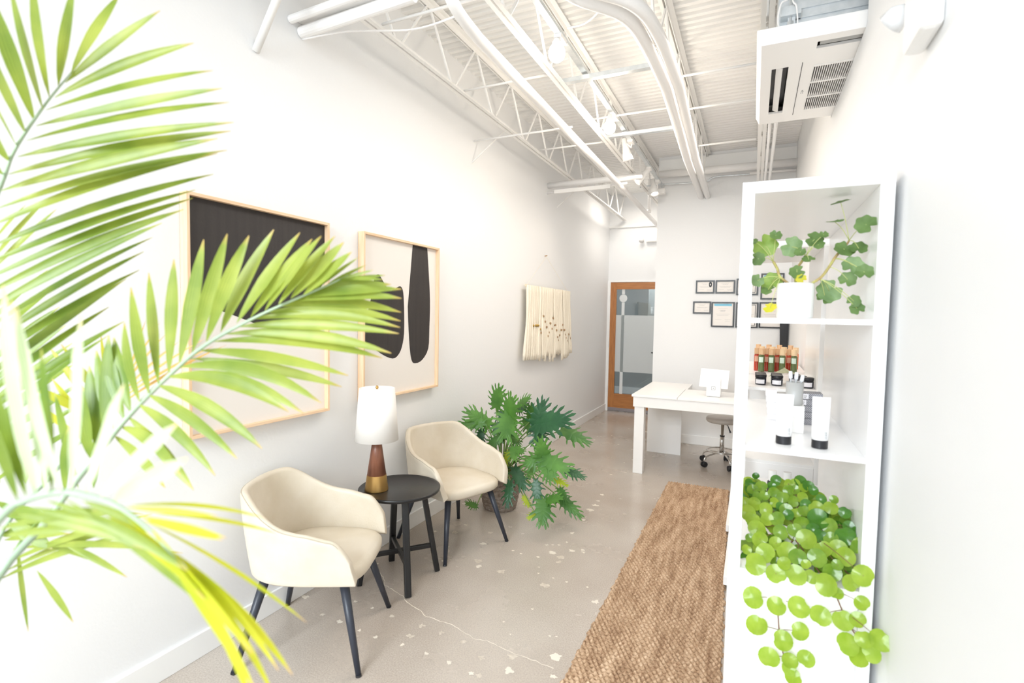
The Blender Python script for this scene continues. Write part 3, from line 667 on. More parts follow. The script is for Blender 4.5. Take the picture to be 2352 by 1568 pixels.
ch = thing('tub_armchair', 'cream leather tub armchair nearest the camera, its arm lit by daylight', 'armchair', (-1.786, 1.752, 0), ang, 'cream tub armchairs')
chair_parts(ch)
c2 = copy_tree(ch); c2.location = (-1.787, 2.935, 0); c2.rotation_euler = (0, 0, math.atan2(-.357, .934))
c2['label'] = 'cream leather tub armchair beside the leafy basket plant, farther from camera'

# ------------------------------------------------------------------ side table and lamp
tc = Vector((-1.793, 2.363, 0)); TH = .525
t = thing('side_table', 'round black side table with crossed stretchers between the two armchairs', 'side table', tuple(tc))
b = MB(); b.lathe([(.0, -.018), (.205, -.018), (.226, -.010), (.23, -.002), (.23, .006), (.224, .009), (.214, .003), (0, .003)], tc+Vector((0, 0, TH)), 64, cap=False); b.build('tabletop', M['blackm'], t, smooth=True)
a0 = math.atan2(-.143, .166)
for k in range(4):
    a = a0+k*PI/2; dr = Vector((math.cos(a), math.sin(a), 0)); b = MB(); sd = Vector((-dr.y, dr.x, 0))
    top = tc+dr*.135+Vector((0, 0, TH-.02)); foot = tc+dr*.225
    b.bar(foot, top, .036, .03, dr); b.build('leg', M['blackm'], t, bevel=.006)
for k in range(2):
    a = a0+k*PI/2; dr = Vector((math.cos(a), math.sin(a), 0)); b = MB(); z = .16
    b.bar(tc-dr*.19+Vector((0, 0, z)), tc+dr*.19+Vector((0, 0, z+.001*k)), .022, .026); b.build('stretcher', M['blackm'], t, bevel=.004)
    b = MB(); b.bar(tc-dr*.15+Vector((0, 0, TH-.045)), tc+dr*.15+Vector((0, 0, TH-.045)), .02, .035); b.build('top_rail', M['blackm'], t)
lp = at(865, 1124, 'z', TH+.003); lp = Vector((lp.x, lp.y, TH+.003))
t = thing('table_lamp', 'table lamp with walnut cone base and white drum shade on black table', 'lamp', tuple(lp))
b = MB(); b.lathe([(.0, 0), (.064, 0), (.065, .004), (.0535, .088), (0, .088)], lp, 72, cap=False); b.build('brass_foot', M['brass'], t, smooth=False)
b = MB(); b.lathe([(.0, .088), (.0525, .088), (.019, .32), (.0, .322)], lp, 40, cap=False); b.build('walnut_cone', M['walnut'], t, smooth=True)
b = MB(); b.lathe([(.118, .285), (.096, .575)], lp, 48, cap=False); sh = b.build('lamp_shade', M['shade'], t, smooth=True, solid=.003)
b = MB(); b.lathe([(.0, .568), (.094, .568)], lp, 48, cap=False); b.lathe([(.0, .30), (.112, .30)], lp, 48, cap=False); b.build('shade_liner', M['shade'], sh)
b = MB(); b.lathe([(.002, .57), (.006, .572), (.009, .58), (.006, .588), (.001, .59)], lp, 16); b.build('finial', M['brass'], t, smooth=True)
pipe('lamp_cord', 'short dark cord lying on the table behind the brass lamp foot', 'cord', smooth_path([lp+Vector((-.05, .03, .006)), lp+Vector((-.062, .0, .008)), lp+Vector((-.06, -.02, .006))]), .0025, 'dark')

# ------------------------------------------------------------------ leaves
def blade(b, base, tip, width, sag=.1, nrm=None, fold=.25, seg=9, peak=.42, curl=0):
    base, tip = Vector(base), Vector(tip); L = (tip-base).length
    ax = (tip-base).normalized(); nrm = Vector(nrm).normalized() if nrm else -_f
    up = Vector((0, 0, 1))
    side0 = ax.cross(nrm).normalized(); n0 = side0.cross(ax).normalized()
    perp = up-ax*up.dot(ax)
    vs = []; uv = []
    for i in range(seg+1):
        t = i/seg; p = base+(tip-base)*t + perp*(sag*L*4*t*(1-t)*.5) + n0*(curl*L*math.sin(PI*t))
        if peak > .6: w = width*.5*smoothstep(-.12, .3, t)*(1-smoothstep(.72, 1.02, t)**1.5)
        else: w = width*.5*(min(1, (t/peak))**.6 if t < peak else (1-((t-peak)/(1-peak))**2.0)**.85 if t < 1 else 0)
        w = max(w, width*.03)
        vs += [p-side0*w+n0*(w*fold), p, p+side0*w+n0*(w*fold)]; uv += [(t, 0), (t, .5), (t, 1)]
    fs = []
    for i in range(seg):
        a = i*3; fs += [(a, a+1, a+4, a+3), (a+1, a+2, a+5, a+4)]
    b.add(vs, fs, uv)
def petp(a, c2, r, b, sag=0, seg=6):
    a, c2 = Vector(a), Vector(c2); b.tube([a+(c2-a)*(k/seg)+Vector((0, 0, sag*math.sin(PI*k/seg))) for k in range(seg+1)], [r*1.15-(r*.35)*k/seg for k in range(seg+1)], 6)

# big areca palm
pp = Vector((-1.25, .42, 0))
palm = thing('areca_palm', 'large potted areca palm spreading fronds over the left foreground', 'palm', tuple(pp))
b = MB(); b.lathe([(.0, 0), (.13, 0), (.17, .3), (.18, .34), (.165, .34), (.155, .3), (0, .3)], pp, 32, cap=False); b.build('planter', M['pot'], palm, smooth=True)
b = MB(); b.lathe([(0, .301), (.154, .301)], pp, 24, cap=False); b.build('soil', M['soil'], palm)
def frond(name, rachis, rr0, leaves, label=None, kmat='palm', kst='stem', seg=9):
    """rachis: world points base..tip; leaves: (base_px, tip_px, d0, d1, width, sag, curl, matidx)"""
    mats = [M['palm'], M['palmd'], M['palmy'], M['palmw'], M['palmo']]
    b = MB()
    for (bp, tp, d0, d1, w, sag, cu, mi) in leaves:
        b.m = mi; B = dep(*bp, d0); T = dep(*tp, d1)
        nr = (-_f+_r*R0.uniform(-.3, .3)+_u*R0.uniform(-.1, .5))
        blade(b, B, T, w, sag, nr, R0.uniform(.15, .4), seg, (.7 if mi == 3 else R0.uniform(.38, .5)), cu)
    fo = b.build(name, mats, palm, smooth=True)
    b = MB(); rp = smooth_path(rachis, 6); n = len(rp); b.tube(rp, [rr0+(.0012-rr0)*(i/(n-1))**1.3 for i in range(n)], 8); b.build('rachis', M[kst], fo, smooth=True)
    return fo
def L(ls, d0, d1, w, sag=.08, cu=.02, mi=0, jit=.04):
    return [((x0, y0), (x1, y1), d0+R0.uniform(-.005, .005), d1+R0.uniform(-jit, jit), w*R0.uniform(.9, 1.1), sag*R0.uniform(.6, 1.3), cu*R0.uniform(-1, 1), mi) for (x0, y0, x1, y1) in ls]
base = pp+Vector((0, 0, .3))
# frond A, upper left
dA = 1.02
A = L([(163, 170, 275, -12), (150, 190, 368, 24), (126, 224, 445, 99), (105, 253, 489, 162), (83, 289, 510, 203), (61, 323, 527, 235)], dA, dA+.05, .023, .05, .01, 0, .03)
A += L([(134, 197, 172, -40), (114, 224, 75, -60), (99, 252, 22, -40), (80, 279, -25, -20), (60, 308, -50, 60), (41, 340, -60, 150), (24, 371, -50, 250), (8, 400, -60, 330)], dA, dA-.12, .028, .0, .02, 0, .03)
A += L([(41, 360, 537, 281), (20, 400, 530, 301), (2, 438, 500, 318)], dA, dA+.08, .024, .05, .01, 0)
A += L([(-10, 480, 522, 345), (-25, 520, 500, 352)], dA, dA+.08, .024, .05, .01, 0)
A += L([(-30, 570, 490, 400), (-40, 610, 449, 436), (-50, 650, 443, 455), (-60, 690, 422, 481), (-70, 735, 372, 512)], dA+.02, dA+.15, .022, .05, .01, 1)
A += L([(-70, 780, 350, 545), (-75, 820, 330, 578), (-80, 870, 320, 620), (-80, 905, 290, 640), (-80, 950, 250, 705), (-80, 990, 285, 738), (-75, 1030, 250, 770), (-80, 1070, 180, 800)], dA+.05, dA+.2, .022, .06, .01, 1)
A += L([(-20, 560, 60, 470), (-20, 600, 110, 455), (-40, 640, 130, 480)], 1.15, 1.2, .014, .03, 0, 0)
frond('frond', [base, dep(-420, 1500, .95), dep(-260, 1050, 1.0), dep(-90, 640, dA), dep(0, 428, dA), dep(33, 345, dA), dep(100, 245, dA), dep(165, 165, dA)], .007, A)
# frond B, centre
dB = 1.06
Bu = [(321, 922, 286, 740), (342, 903, 301, 660), (364, 881, 342, 626), (388, 859, 400, 595), (412, 835, 468, 550), (442, 808, 522, 537), (474, 784, 572, 541), (507, 762, 629, 527), (544, 741, 689, 534), (576, 728, 717, 549), (609, 713, 738, 542), (640, 699, 770, 542), (668, 685, 790, 556), (697, 677, 808, 578)]
Bn = [(720, 668, 825, 590), (745, 658, 842, 608), (762, 650, 858, 620), (775, 645, 885, 632), (788, 640, 880, 642)]
Bl = [(711, 672, 898, 653), (690, 682, 922, 664), (663, 691, 922, 685), (636, 704, 921, 717), (607, 718, 920, 737), (575, 733, 919, 752), (548, 750, 916, 766), (517, 767, 899, 811), (488, 784, 878, 822), (459, 804, 800, 862), (437, 823, 785, 888)]
Bd = [(410, 843, 738, 925), (388, 864, 697, 949), (388, 866, 663, 945), (362, 884, 602, 1030), (340, 906, 545, 1053), (318, 928, 495, 1092), (294, 956, 445, 1125), (279, 980, 415, 1090), (262, 1000, 380, 1120)]
B_ = L(Bu, dB, dB-.02, .0285, .03, .03, 0, .03)+L(Bn, dB+.03, dB+.03, .009, .03, 0, 0)+L(Bl, dB+.02, dB+.06, .024, .1, .0, 0, .03)+L(Bd, dB, dB-.04, .026, .16, .0, 0, .03)
B_ += L([(300, 945, 262, 775), (285, 962, 245, 790), (262, 985, 222, 805), (245, 1005, 238, 830), (225, 1030, 205, 840), (210, 1055, 180, 870), (240, 1010, 250, 770)], dB, dB+.03, .03, .02, .02, 1)
frond('frond', [base, dep(-60, 1480, .88), dep(120, 1180, .98), dep(230, 1035, 1.03), dep(300, 950, dB), dep(388, 862, dB), dep(475, 790, dB), dep(600, 722, dB), dep(745, 658, dB+.02), dep(800, 632, dB+.03)], .0075, B_)
# frond C, close, daylight glare painted into its pale leaflets
dC = .64
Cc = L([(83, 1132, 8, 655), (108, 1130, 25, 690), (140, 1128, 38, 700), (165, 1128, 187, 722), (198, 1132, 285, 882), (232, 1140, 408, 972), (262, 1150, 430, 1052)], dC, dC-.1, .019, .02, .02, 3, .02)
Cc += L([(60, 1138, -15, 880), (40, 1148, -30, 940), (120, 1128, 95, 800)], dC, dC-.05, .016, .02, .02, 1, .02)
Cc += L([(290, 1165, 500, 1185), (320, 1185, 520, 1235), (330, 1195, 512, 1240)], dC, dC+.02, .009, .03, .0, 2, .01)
Cc += L([(0, 1215, 235, 1168), (30, 1180, 330, 1260), (110, 1150, 430, 1310)], dC, dC, .0135, .08, .0, 0, .01)
Cc += L([(60, 1165, 300, 1225), (10, 1230, 170, 1215), (150, 1145, 480, 1400), (190, 1150, 350, 1225)], dC, dC, .010, .08, 0, 0, .01)
Cc += L([(230, 1165, 470, 1375), (270, 1175, 580, 1500), (350, 1215, 590, 1590)], dC, dC, .015, .09, .0, 2, .01)
Cc += L([(395, 1265, 672, 1550), (420, 1290, 630, 1600), (450, 1320, 590, 1640), (380, 1250, 482, 1425), (400, 1270, 640, 1540)], dC+.01, dC+.03, .011, .12, .0, 2, .01)
Cc += L([(340, 1200, 705, 1430), (360, 1180, 640, 1225), (300, 1160, 610, 1190)], dC+.05, dC+.1, .006, .12, 0, 2, .01)
frond('frond', [base, dep(-330, 1700, .7), dep(-160, 1400, .66), dep(0, 1190, dC), dep(60, 1148, dC), dep(130, 1130, dC), dep(200, 1138, dC), dep(270, 1162, dC), dep(340, 1215, dC), dep(410, 1290, dC), dep(455, 1350, dC+.01)], .006, Cc, kst='stem')
# frond D, low dark one behind
dD = 1.1
Dd = L([(40, 1250, 65, 1450), (85, 1310, 168, 1428), (130, 1240, 292, 1325), (60, 1240, 270, 1308), (30, 1260, 420, 1270), (20, 1290, 350, 1180), (15, 1310, 300, 1205), (50, 1230, 200, 1180), (70, 1200, 330, 1180), (0, 1330, 300, 1230), (10, 1240, 160, 1225)], dD, dD+.02, .015, .08, 0, 0)
Dd += L([(0, 1110, -20, 950), (20, 1100, 20, 960), (60, 1110, 60, 980), (100, 1120, 120, 960), (150, 1130, 155, 985), (180, 1120, 125, 900), (215, 1120, 235, 960)], dD, dD, .022, .05, 0.02, 1)
Dd += L([(20, 1200, 120, 1260), (0, 1180, 100, 1180), (-10, 1150, 110, 1220), (0, 1230, 130, 1200)], dD, dD, .028, .05, 0.02, 1)
frond('frond', [base, dep(-120, 1500, 1.0), dep(-20, 1350, 1.08), dep(25, 1280, dD), dep(60, 1225, dD), dep(90, 1195, dD)], .006, Dd, kst='stemd')
# frond E, yellowing one behind the centre frond
dE = 1.25
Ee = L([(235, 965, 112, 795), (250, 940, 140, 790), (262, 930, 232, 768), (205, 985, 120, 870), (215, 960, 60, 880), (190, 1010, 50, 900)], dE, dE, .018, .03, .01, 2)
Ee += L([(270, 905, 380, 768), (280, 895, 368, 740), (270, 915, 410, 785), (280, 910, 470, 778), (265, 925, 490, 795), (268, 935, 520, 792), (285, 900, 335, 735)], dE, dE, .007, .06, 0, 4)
frond('frond', [base, dep(-40, 1350, 1.05), dep(130, 1080, 1.2), dep(230, 970, dE), dep(290, 900, dE)], .005, Ee)
# frond F, far left stack of thin leaflets
Ff = L([(-40, 760+i*46, 110+i*14, 620+i*42) for i in range(9)], 1.3, 1.36, .02, .05, .01, 1)
frond('frond', [base, dep(-300, 1400, 1.15), dep(-140, 1150, 1.25), dep(-60, 960, 1.3), dep(-40, 760, 1.3)], .006, Ff)

# ------------------------------------------------------------------ philodendron
def lobed(b, c, tip, width, nrm, nl=7, deep=.62, droop=.12):
    """deeply cut leaf: a midrib with nl lobes on each side, sharing a web along the midrib"""
    c, tip = Vector(c), Vector(tip); ax = tip-c; Lh = ax.length; ax.normalize(); nrm = Vector(nrm).normalized()
    sd = ax.cross(nrm).normalized(); nn = sd.cross(ax).normalized()
    Wd = width/2
    def P(x, y, up=0):
        return c+ax*(x*Lh)+sd*(y*Wd)+nn*(Lh*(up-droop*(x*x*.8+(y*Wd/Lh)**2*1.1)+.04))
    M_ = [-.02+.86*(i/nl)**1.05 for i in range(nl+1)]
    for s_ in (1, -1):
        ang = []; ln = []
        for i in range(nl):
            f = i/(nl-1); ang.append(math.radians(150-125*f**.8+4*math.sin(i*3+Lh*90))); ln.append((.62+.5*math.sin(PI*(.15+f*.62)))*(1-.35*f*f)*(1+.06*math.sin(i*5+Lh*70)))
        def pt(i, k, lat):
            """a point k along lobe i, lat to its side"""
            m = (M_[i]+M_[i+1])/2; dx = math.cos(ang[i])*Wd/Lh*1.05; dy = math.sin(ang[i])
            bend = .12*k*k
            return (m+dx*ln[i]*k+bend+(-dy)*(-lat)*Wd/Lh, (dy*ln[i]*k+math.cos(ang[i])*(-lat)*-1*0+0)+(-math.cos(ang[i]))*lat)
        web = [None]*(nl+1)
        for i in range(nl+1):
            if i == 0: web[i] = pt(0, .42, -.07)
            elif i == nl: web[i] = pt(nl-1, .5, .06)
            else:
                a, d = pt(i-1, 1-deep, 0), pt(i, 1-deep, 0); web[i] = ((a[0]+d[0])/2, (a[1]+d[1])/2)
        for i in range(nl):
            w = .085+.02*math.sin(i*2.1)
            o = len(b.v); q = [P(M_[i], 0), P(*[web[i][0], s_*web[i][1]], .0)]
            for k, lt in ((.62, -w), (.84, -w*1.15), (1.0, -w*.25), (1.03, w*.2), (.86, w*1.1), (.64, w*.95)):
                u = pt(i, k, lt); q.append(P(u[0], s_*u[1], 0))
            q += [P(web[i+1][0], s_*web[i+1][1]), P(M_[i+1], 0)]
            ce = pt(i, .55, 0); q.append(P(ce[0], s_*ce[1], .025)); n = len(q)-1
            b.add(q, [((n, k, (k+1) % n) if s_ > 0 else (n, (k+1) % n, k)) for k in range(n)])
    # tip lobe
    q = [P(M_[-1], 0), P(.86, .13), P(1.0, .1), P(1.08, 0), P(1.0, -.1), P(.86, -.13)]
    b.add(q, [(0, 1, 2), (0, 2, 3), (0, 3, 4), (0, 4, 5)])
pc = Vector((-1.77, 3.62, 0))
t = thing('potted_philodendron', 'leafy split-leaf philodendron in a woven basket beside the far armchair', 'potted plant', tuple(pc))
b = MB(); prof = []
for i in range(19): z = .30*i/18; prof.append((.125+.03*math.sin(z/.3*PI*.8)+.005*(i % 2), z))
b.lathe(prof+[(.12, .3), (.118, .26), (0, .26)], pc, 40); b.build('basket', M['basket'], t, smooth=False)
b = MB(); b.lathe([(0, .265), (.117, .265)], pc, 24, cap=False); b.build('soil', M['soil'], t)
cz = lambda x, y: (1040+x/4.612, 880+y/4.612)
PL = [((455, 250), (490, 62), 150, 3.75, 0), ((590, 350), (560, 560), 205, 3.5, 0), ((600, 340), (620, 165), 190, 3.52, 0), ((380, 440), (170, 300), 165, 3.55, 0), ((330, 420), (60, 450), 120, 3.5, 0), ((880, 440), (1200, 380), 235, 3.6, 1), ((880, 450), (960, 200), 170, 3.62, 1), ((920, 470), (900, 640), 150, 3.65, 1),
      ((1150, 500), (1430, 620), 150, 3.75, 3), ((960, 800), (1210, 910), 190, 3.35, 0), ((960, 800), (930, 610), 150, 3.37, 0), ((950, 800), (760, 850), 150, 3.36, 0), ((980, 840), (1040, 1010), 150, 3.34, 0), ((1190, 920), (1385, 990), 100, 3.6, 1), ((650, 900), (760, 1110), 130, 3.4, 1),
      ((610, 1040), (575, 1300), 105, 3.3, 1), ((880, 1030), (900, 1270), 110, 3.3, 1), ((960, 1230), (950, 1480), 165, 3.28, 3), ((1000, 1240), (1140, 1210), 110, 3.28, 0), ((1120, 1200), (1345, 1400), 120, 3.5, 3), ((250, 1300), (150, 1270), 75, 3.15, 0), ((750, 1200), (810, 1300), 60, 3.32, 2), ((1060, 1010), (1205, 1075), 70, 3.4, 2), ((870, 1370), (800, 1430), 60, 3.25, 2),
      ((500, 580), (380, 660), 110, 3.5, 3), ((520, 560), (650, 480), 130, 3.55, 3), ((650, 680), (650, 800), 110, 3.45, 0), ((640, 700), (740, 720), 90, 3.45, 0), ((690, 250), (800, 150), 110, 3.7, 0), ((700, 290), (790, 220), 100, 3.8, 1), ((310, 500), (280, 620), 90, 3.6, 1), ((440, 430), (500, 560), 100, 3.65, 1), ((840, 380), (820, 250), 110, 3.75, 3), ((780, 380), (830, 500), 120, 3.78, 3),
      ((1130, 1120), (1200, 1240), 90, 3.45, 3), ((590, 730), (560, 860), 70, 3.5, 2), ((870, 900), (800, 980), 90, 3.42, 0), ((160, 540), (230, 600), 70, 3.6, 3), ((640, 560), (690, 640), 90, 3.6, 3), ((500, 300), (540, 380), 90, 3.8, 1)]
crown = pc+Vector((0.03, -.05, .33))
for (a, tp, w, y, mi) in PL:
    A_ = at(*cz(*a), 'y', y); T_ = at(*cz(*tp), 'y', y-.05+R0.uniform(-.05, .03)); A_.z = max(A_.z, .03); T_.z = max(T_.z, .012)
    T_.x = max(T_.x, -2.12); T_ = A_+(T_-A_)*1.04; T_.z = max(T_.z, .012); T_.x = max(T_.x, -2.12); wd = w*1.65/4.612/1183*(A_-CAM).dot(_f)
    nr = (CAM-A_).normalized()+Vector((R0.uniform(-.3, .3), 0, .5+R0.uniform(-.2, .3)))
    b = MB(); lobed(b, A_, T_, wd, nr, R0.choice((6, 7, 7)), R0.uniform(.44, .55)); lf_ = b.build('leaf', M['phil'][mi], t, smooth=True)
    b = MB(); mid = (crown+A_)/2+Vector((0, 0, .05)); b.tube(smooth_path([crown+Vector((R0.uniform(-.03, .03), R0.uniform(-.03, .03), -.05)), mid, A_], 5), [.005]*5+[.004]*5+[.003], 6); b.build('petiole', M['stemd'], lf_, smooth=True)

# ------------------------------------------------------------------ jute rug
b = MB(); ys, yl, nx = 1.35, 4.92, 124; vs = []; rw = .021; cw = .025; ny = int((yl-ys)/rw)*5; yl = ys+ny*rw/5
for j in range(ny+1):
    y = ys+(yl-ys)*j/ny; xa = -.664+.008*(y-2)/3; xb = -.062-.028*(y-2.2)
    xb = min(xb, -.055)
    row = int((y-ys)/rw+1e-6)
    for i in range(nx+1):
        u = i/nx; x = xa+(xb-xa)*u
        e = .006*math.sin(row*1.7)+.004*math.sin(row*.61) if i in (0, nx) else 0
        hy = abs(math.sin(PI*(y-ys)/rw))**.6; hx_ = .5+.5*math.cos(2*PI*(x/cw+.5*(row % 2)))
        z = .002+.018*hy*(.35+.65*hx_)+.0025*noise.noise((x*60, y*60, 0))
        if i in (0, nx) or j in (0, ny): z = .001
        yy = y+.003*math.sin(x*70+row)
        vs.append((x+e, yy, z))
b.add(vs, [(j*(nx+1)+i, j*(nx+1)+i+1, (j+1)*(nx+1)+i+1, (j+1)*(nx+1)+i) for j in range(ny) for i in range(nx)])
o = tag(b.build('jute_rug', M['rug'], smooth=True), 'long braided natural jute runner rug on the concrete floor', 'rug')

# ------------------------------------------------------------------ desk
DZ = .775
t = thing('reception_desk', 'white reception desk with square front leg near the partition', 'desk', (-.6, 5.5, 0))
b = MB(); b.box(-1.045, -.62, 5.02, 6.19, DZ-.02, DZ); b.build('side_top', M['white'], t, bevel=.002)
b = MB(); b.box(-.616, XR-.01, 5.02, 5.70, DZ-.02, DZ); b.build('long_top', M['white'], t, bevel=.002)
b = MB(); b.box(-1.03, XR-.01, 5.03, 5.05, DZ-.118, DZ-.02); b.build('front_apron', M['white'], t, bevel=.002)
b = MB(); b.box(-1.03, -1.01, 5.05, 6.18, DZ-.118, DZ-.02); b.build('side_apron', M['white'], t)
b = MB(); b.box(-1.018, -.925, 5.042, 5.135, 0, DZ-.118); b.build('leg', M['white'], t, bevel=.002)
b = MB(); b.box(XR-.1, XR-.012, 5.042, 5.135, 0, DZ-.118); b.build('leg', M['white'], t, bevel=.002)
b = MB(); b.box(-1.047, -.678, 5.94, 5.965, 0, DZ-.02); b.build('back_panel', M['white'], t, bevel=.001)
b = MB(); b.box(-.62, -.60, 5.70, 6.19, DZ-.06, DZ); b.build('return_edge', M['white'], t)
# register stand
py_ = 5.28; pz = DZ
p0 = at(1623, 906, 'y', py_)
t = thing('payment_terminal', 'white tablet payment stand with square emblem on the reception desk', 'payment terminal', (-.32, py_, pz))
b = MB(); b.add([(-.385, py_-.01, pz+.006), (-.255, py_-.01, pz+.006), (-.255, py_+.13, pz+.006), (-.385, py_+.13, pz+.006), (-.382, py_+.0, pz+.16), (-.258, py_+.0, pz+.16), (-.258, py_+.06, pz+.18), (-.382, py_+.06, pz+.18)],
                [(3, 2, 1, 0), (4, 5, 6, 7), (0, 1, 5, 4), (1, 2, 6, 5), (2, 3, 7, 6), (3, 0, 4, 7)]); b.build('stand', M['bright'], t, bevel=.006)
b = MB(); b.box(-.375, -.265, py_+.0, py_+.12, pz, pz+.006); b.build('foot', M['grey'], t)
b = MB(); b.bar((-.45, py_+.07, pz+.175), (-.19, py_+.07, pz+.165), .012, .20, (0, .55, .84)); b.build('tablet', M['bright'], t, bevel=.004)
b = MB(); cx, cz_ = -.32, pz+.084; yy = py_-.0085
def ring(b, r1, r2, cx, cz_, yy, n=4):
    pts1 = []; pts2 = []
    for (sx, sz) in ((1, 1), (-1, 1), (-1, -1), (1, -1)):
        for k in range(4):
            a = math.atan2(sz, sx)-PI/4+k*PI/6; 
            for rr_, lst in ((r1, pts1), (r2, pts2)):
                cr_ = .006; lst.append((cx+sx*(rr_-cr_)+cr_*math.cos(a), yy+.00, cz_+sz*(rr_-cr_)+cr_*math.sin(a)))
    n = len(pts1); b.add([(x, yy+(z-cz_+.0)*.06, z) for x, _, z in pts1]+[(x, yy+(z-cz_)*.06, z) for x, _, z in pts2], [(i, (i+1) % n, n+(i+1) % n, n+i) for i in range(n)])
ring(b, .019, .0145, cx, cz_, yy); b.add([(cx-.0045, yy, cz_-.0045), (cx+.0045, yy, cz_-.0045), (cx+.0045, yy, cz_+.0045), (cx-.0045, yy, cz_+.0045)], [(0, 1, 2, 3)]); b.build('square_emblem', M['grey'], t)

# stool
sc_ = Vector((-.245, 5.74, 0))
t = thing('rolling_stool', 'round beige rolling stool with chrome base under the reception desk', 'stool', tuple(sc_))
b = MB(); b.lathe([(0, .455), (.15, .455), (.163, .468), (.165, .49), (.155, .505), (.1, .512), (0, .512)], sc_, 40, cap=False); b.build('seat', M['seatg'], t, smooth=True)
b = MB(); b.lathe([(.022, .14), (.022, .31), (.016, .312), (.016, .456)], sc_, 20); b.build('gas_lift', M['chrome'], t, smooth=True)
b = MB(); b.lathe([(.024, .305), (.024, .318)], sc_, 20); b.build('collar', M['dark'], t)
b = MB(); b.tube([sc_+Vector((0, -.01, .445)), sc_+Vector((.05, -.03, .43)), sc_+Vector((.08, -.05, .36))], [.004, .004, .01], 8); b.build('height_lever', M['dark'], t)
b = MB(); b.tube([sc_+Vector((.145*math.cos(k*PI/18), .145*math.sin(k*PI/18), .155)) for k in range(37)], .008, 8); b.build('foot_ring', M['chrome'], t, smooth=True)
for k in range(5):
    a = 3.9+k*2*PI/5; dr = Vector((math.cos(a), math.sin(a), 0))
    b = MB(); b.tube(smooth_path([sc_+dr*.015+Vector((0, 0, .14)), sc_+dr*.12+Vector((0, 0, .125)), sc_+dr*.2+Vector((0, 0, .1)), sc_+dr*.215+Vector((0, 0, .055))], 4), .0095, 8); lg = b.build('leg', M['chrome'], t, smooth=True)
    c0 = sc_+dr*.215+Vector((0, 0, .029)); sd = Vector((-dr.y, dr.x, 0))
    b = MB()
    for s in (-1, 1): b.lathe([(.006, -.009), (.026, -.009), (.029, -.004), (.029, .004), (.026, .009), (.006, .009)], c0+sd*(s*.014), 20, sd)
    b.lathe([(.02, -.006), (.02, .006)], c0, 12, sd); b.build('caster', M['dark'], lg)

# ------------------------------------------------------------------ certificates
def cert(lab, x0, x1, z0, z1, kind):
    t = thing('framed_certificate', lab, 'certificate', ((x0+x1)/2, YP-.001, z0), 0, 'framed certificates on the partition wall')
    y = YP-.001; w = .016; d = .018
    b = MB()
    for bx in ((x0, x1, z0, z0+w), (x0, x1, z1-w, z1), (x0, x0+w, z0+w, z1-w), (x1-w, x1, z0+w, z1-w)): b.box(bx[0], bx[1], y-d, y, bx[2], bx[3])
    b.build('frame', M['blackm'], t)
    b = MB(); b.box(x0+w, x1-w, y-.008, y-.004, z0+w, z1-w); yy = y-.0086
    W_, H_ = x1-x0, z1-z0
    mats = [M['paper'], M['grey'], M['blue'], M['dark']]
    def ln(fx0, fx1, fz, th=.003, k=1): b.m = k; b.box(x0+W_*fx0, x0+W_*fx1, yy, yy+.0004, z0+H_*fz-th/2, z0+H_*fz+th/2)
    if kind == 'mat2':
        b.m = 3; i = .028; b.box(x0+i, x1-i, yy, yy+.0004, z0+i, z0+i+.006); b.box(x0+i, x1-i, yy, yy+.0004, z1-i-.006, z1-i); b.box(x0+i, x0+i+.006, yy, yy+.0004, z0+i, z1-i); b.box(x1-i-.006, x1-i, yy, yy+.0004, z0+i, z1-i)
    if kind == 'blue': b.m = 2; b.box(x0+W_*.12, x1-W_*.12, yy, yy+.0004, z0+H_*.84, z0+H_*.93)
    if kind == 'flower':
        b.m = 3; n = 9
        for k in range(n):
            a = k*2*PI/n; c2 = (x0+W_*.78+.012*math.cos(a), yy-.0004, z0+H_*.68+.022*math.sin(a)); b.box(c2[0]-.006, c2[0]+.006, yy-.0004, yy, c2[2]-.01, c2[2]+.01)
    for fz, a, c2 in ((.74, .3, .7), (.66, .36, .64), (.52, .2, .8), (.47, .25, .75), (.3, .18, .45), (.3, .6, .85), (.24, .62, .82)): ln(a, c2, fz, .0022)
    b.build('certificate_sheet', mats, t)
    if kind == 'blue':
        text_mesh('2023', .026, 'year', M['grey'], t, ((x0+x1)/2, yy-.0008, z0+H_*.62), (1, 0, 0), (0, 0, 1))
cert('small landscape certificate with a dark flower, leftmost of the upper row', -.636, -.427, 1.825, 1.98, 'flower')
cert('small plain landscape certificate, second from left in the upper row', -.416, -.204, 1.825, 1.98, 'plain')
cert('double-bordered certificate in the upper row, cut by the shelf post', -.19, .04, 1.805, 1.995, 'mat2')
cert('small landscape certificate leftmost of the lower row', -.66, -.458, 1.585, 1.73, 'plain')
cert('portrait certificate with blue band and 2023 in the lower row', -.452, -.2, 1.43, 1.725, 'blue')
cert('portrait certificate in the lower row, half hidden by the shelf post', -.186, .05, 1.428, 1.722, 'mat2')
cert('portrait certificate with blue band seen through the top shelf opening', .066, .30, 1.755, 2.05, 'blue')
cert('large portrait certificate seen just left of the white flower pot', .06, .315, 1.43, 1.725, 'flower')
b = MB(); b.add([(.272, 6.52, 1.6), (.362, 6.52, 1.6), (.36, 6.52, 1.15), (.285, 6.52, 1.15), (.272, 6.555, 1.6), (.362, 6.555, 1.6), (.36, 6.555, 1.15), (.285, 6.555, 1.15)], [(0, 1, 2, 3), (7, 6, 5, 4), (0, 4, 5, 1), (1, 5, 6, 2), (2, 6, 7, 3), (3, 7, 4, 0)])
tag(b.build('wall_banner', M['dark'], bevel=.004), 'narrow black panel hanging on the partition above the bottles', 'wall panel')

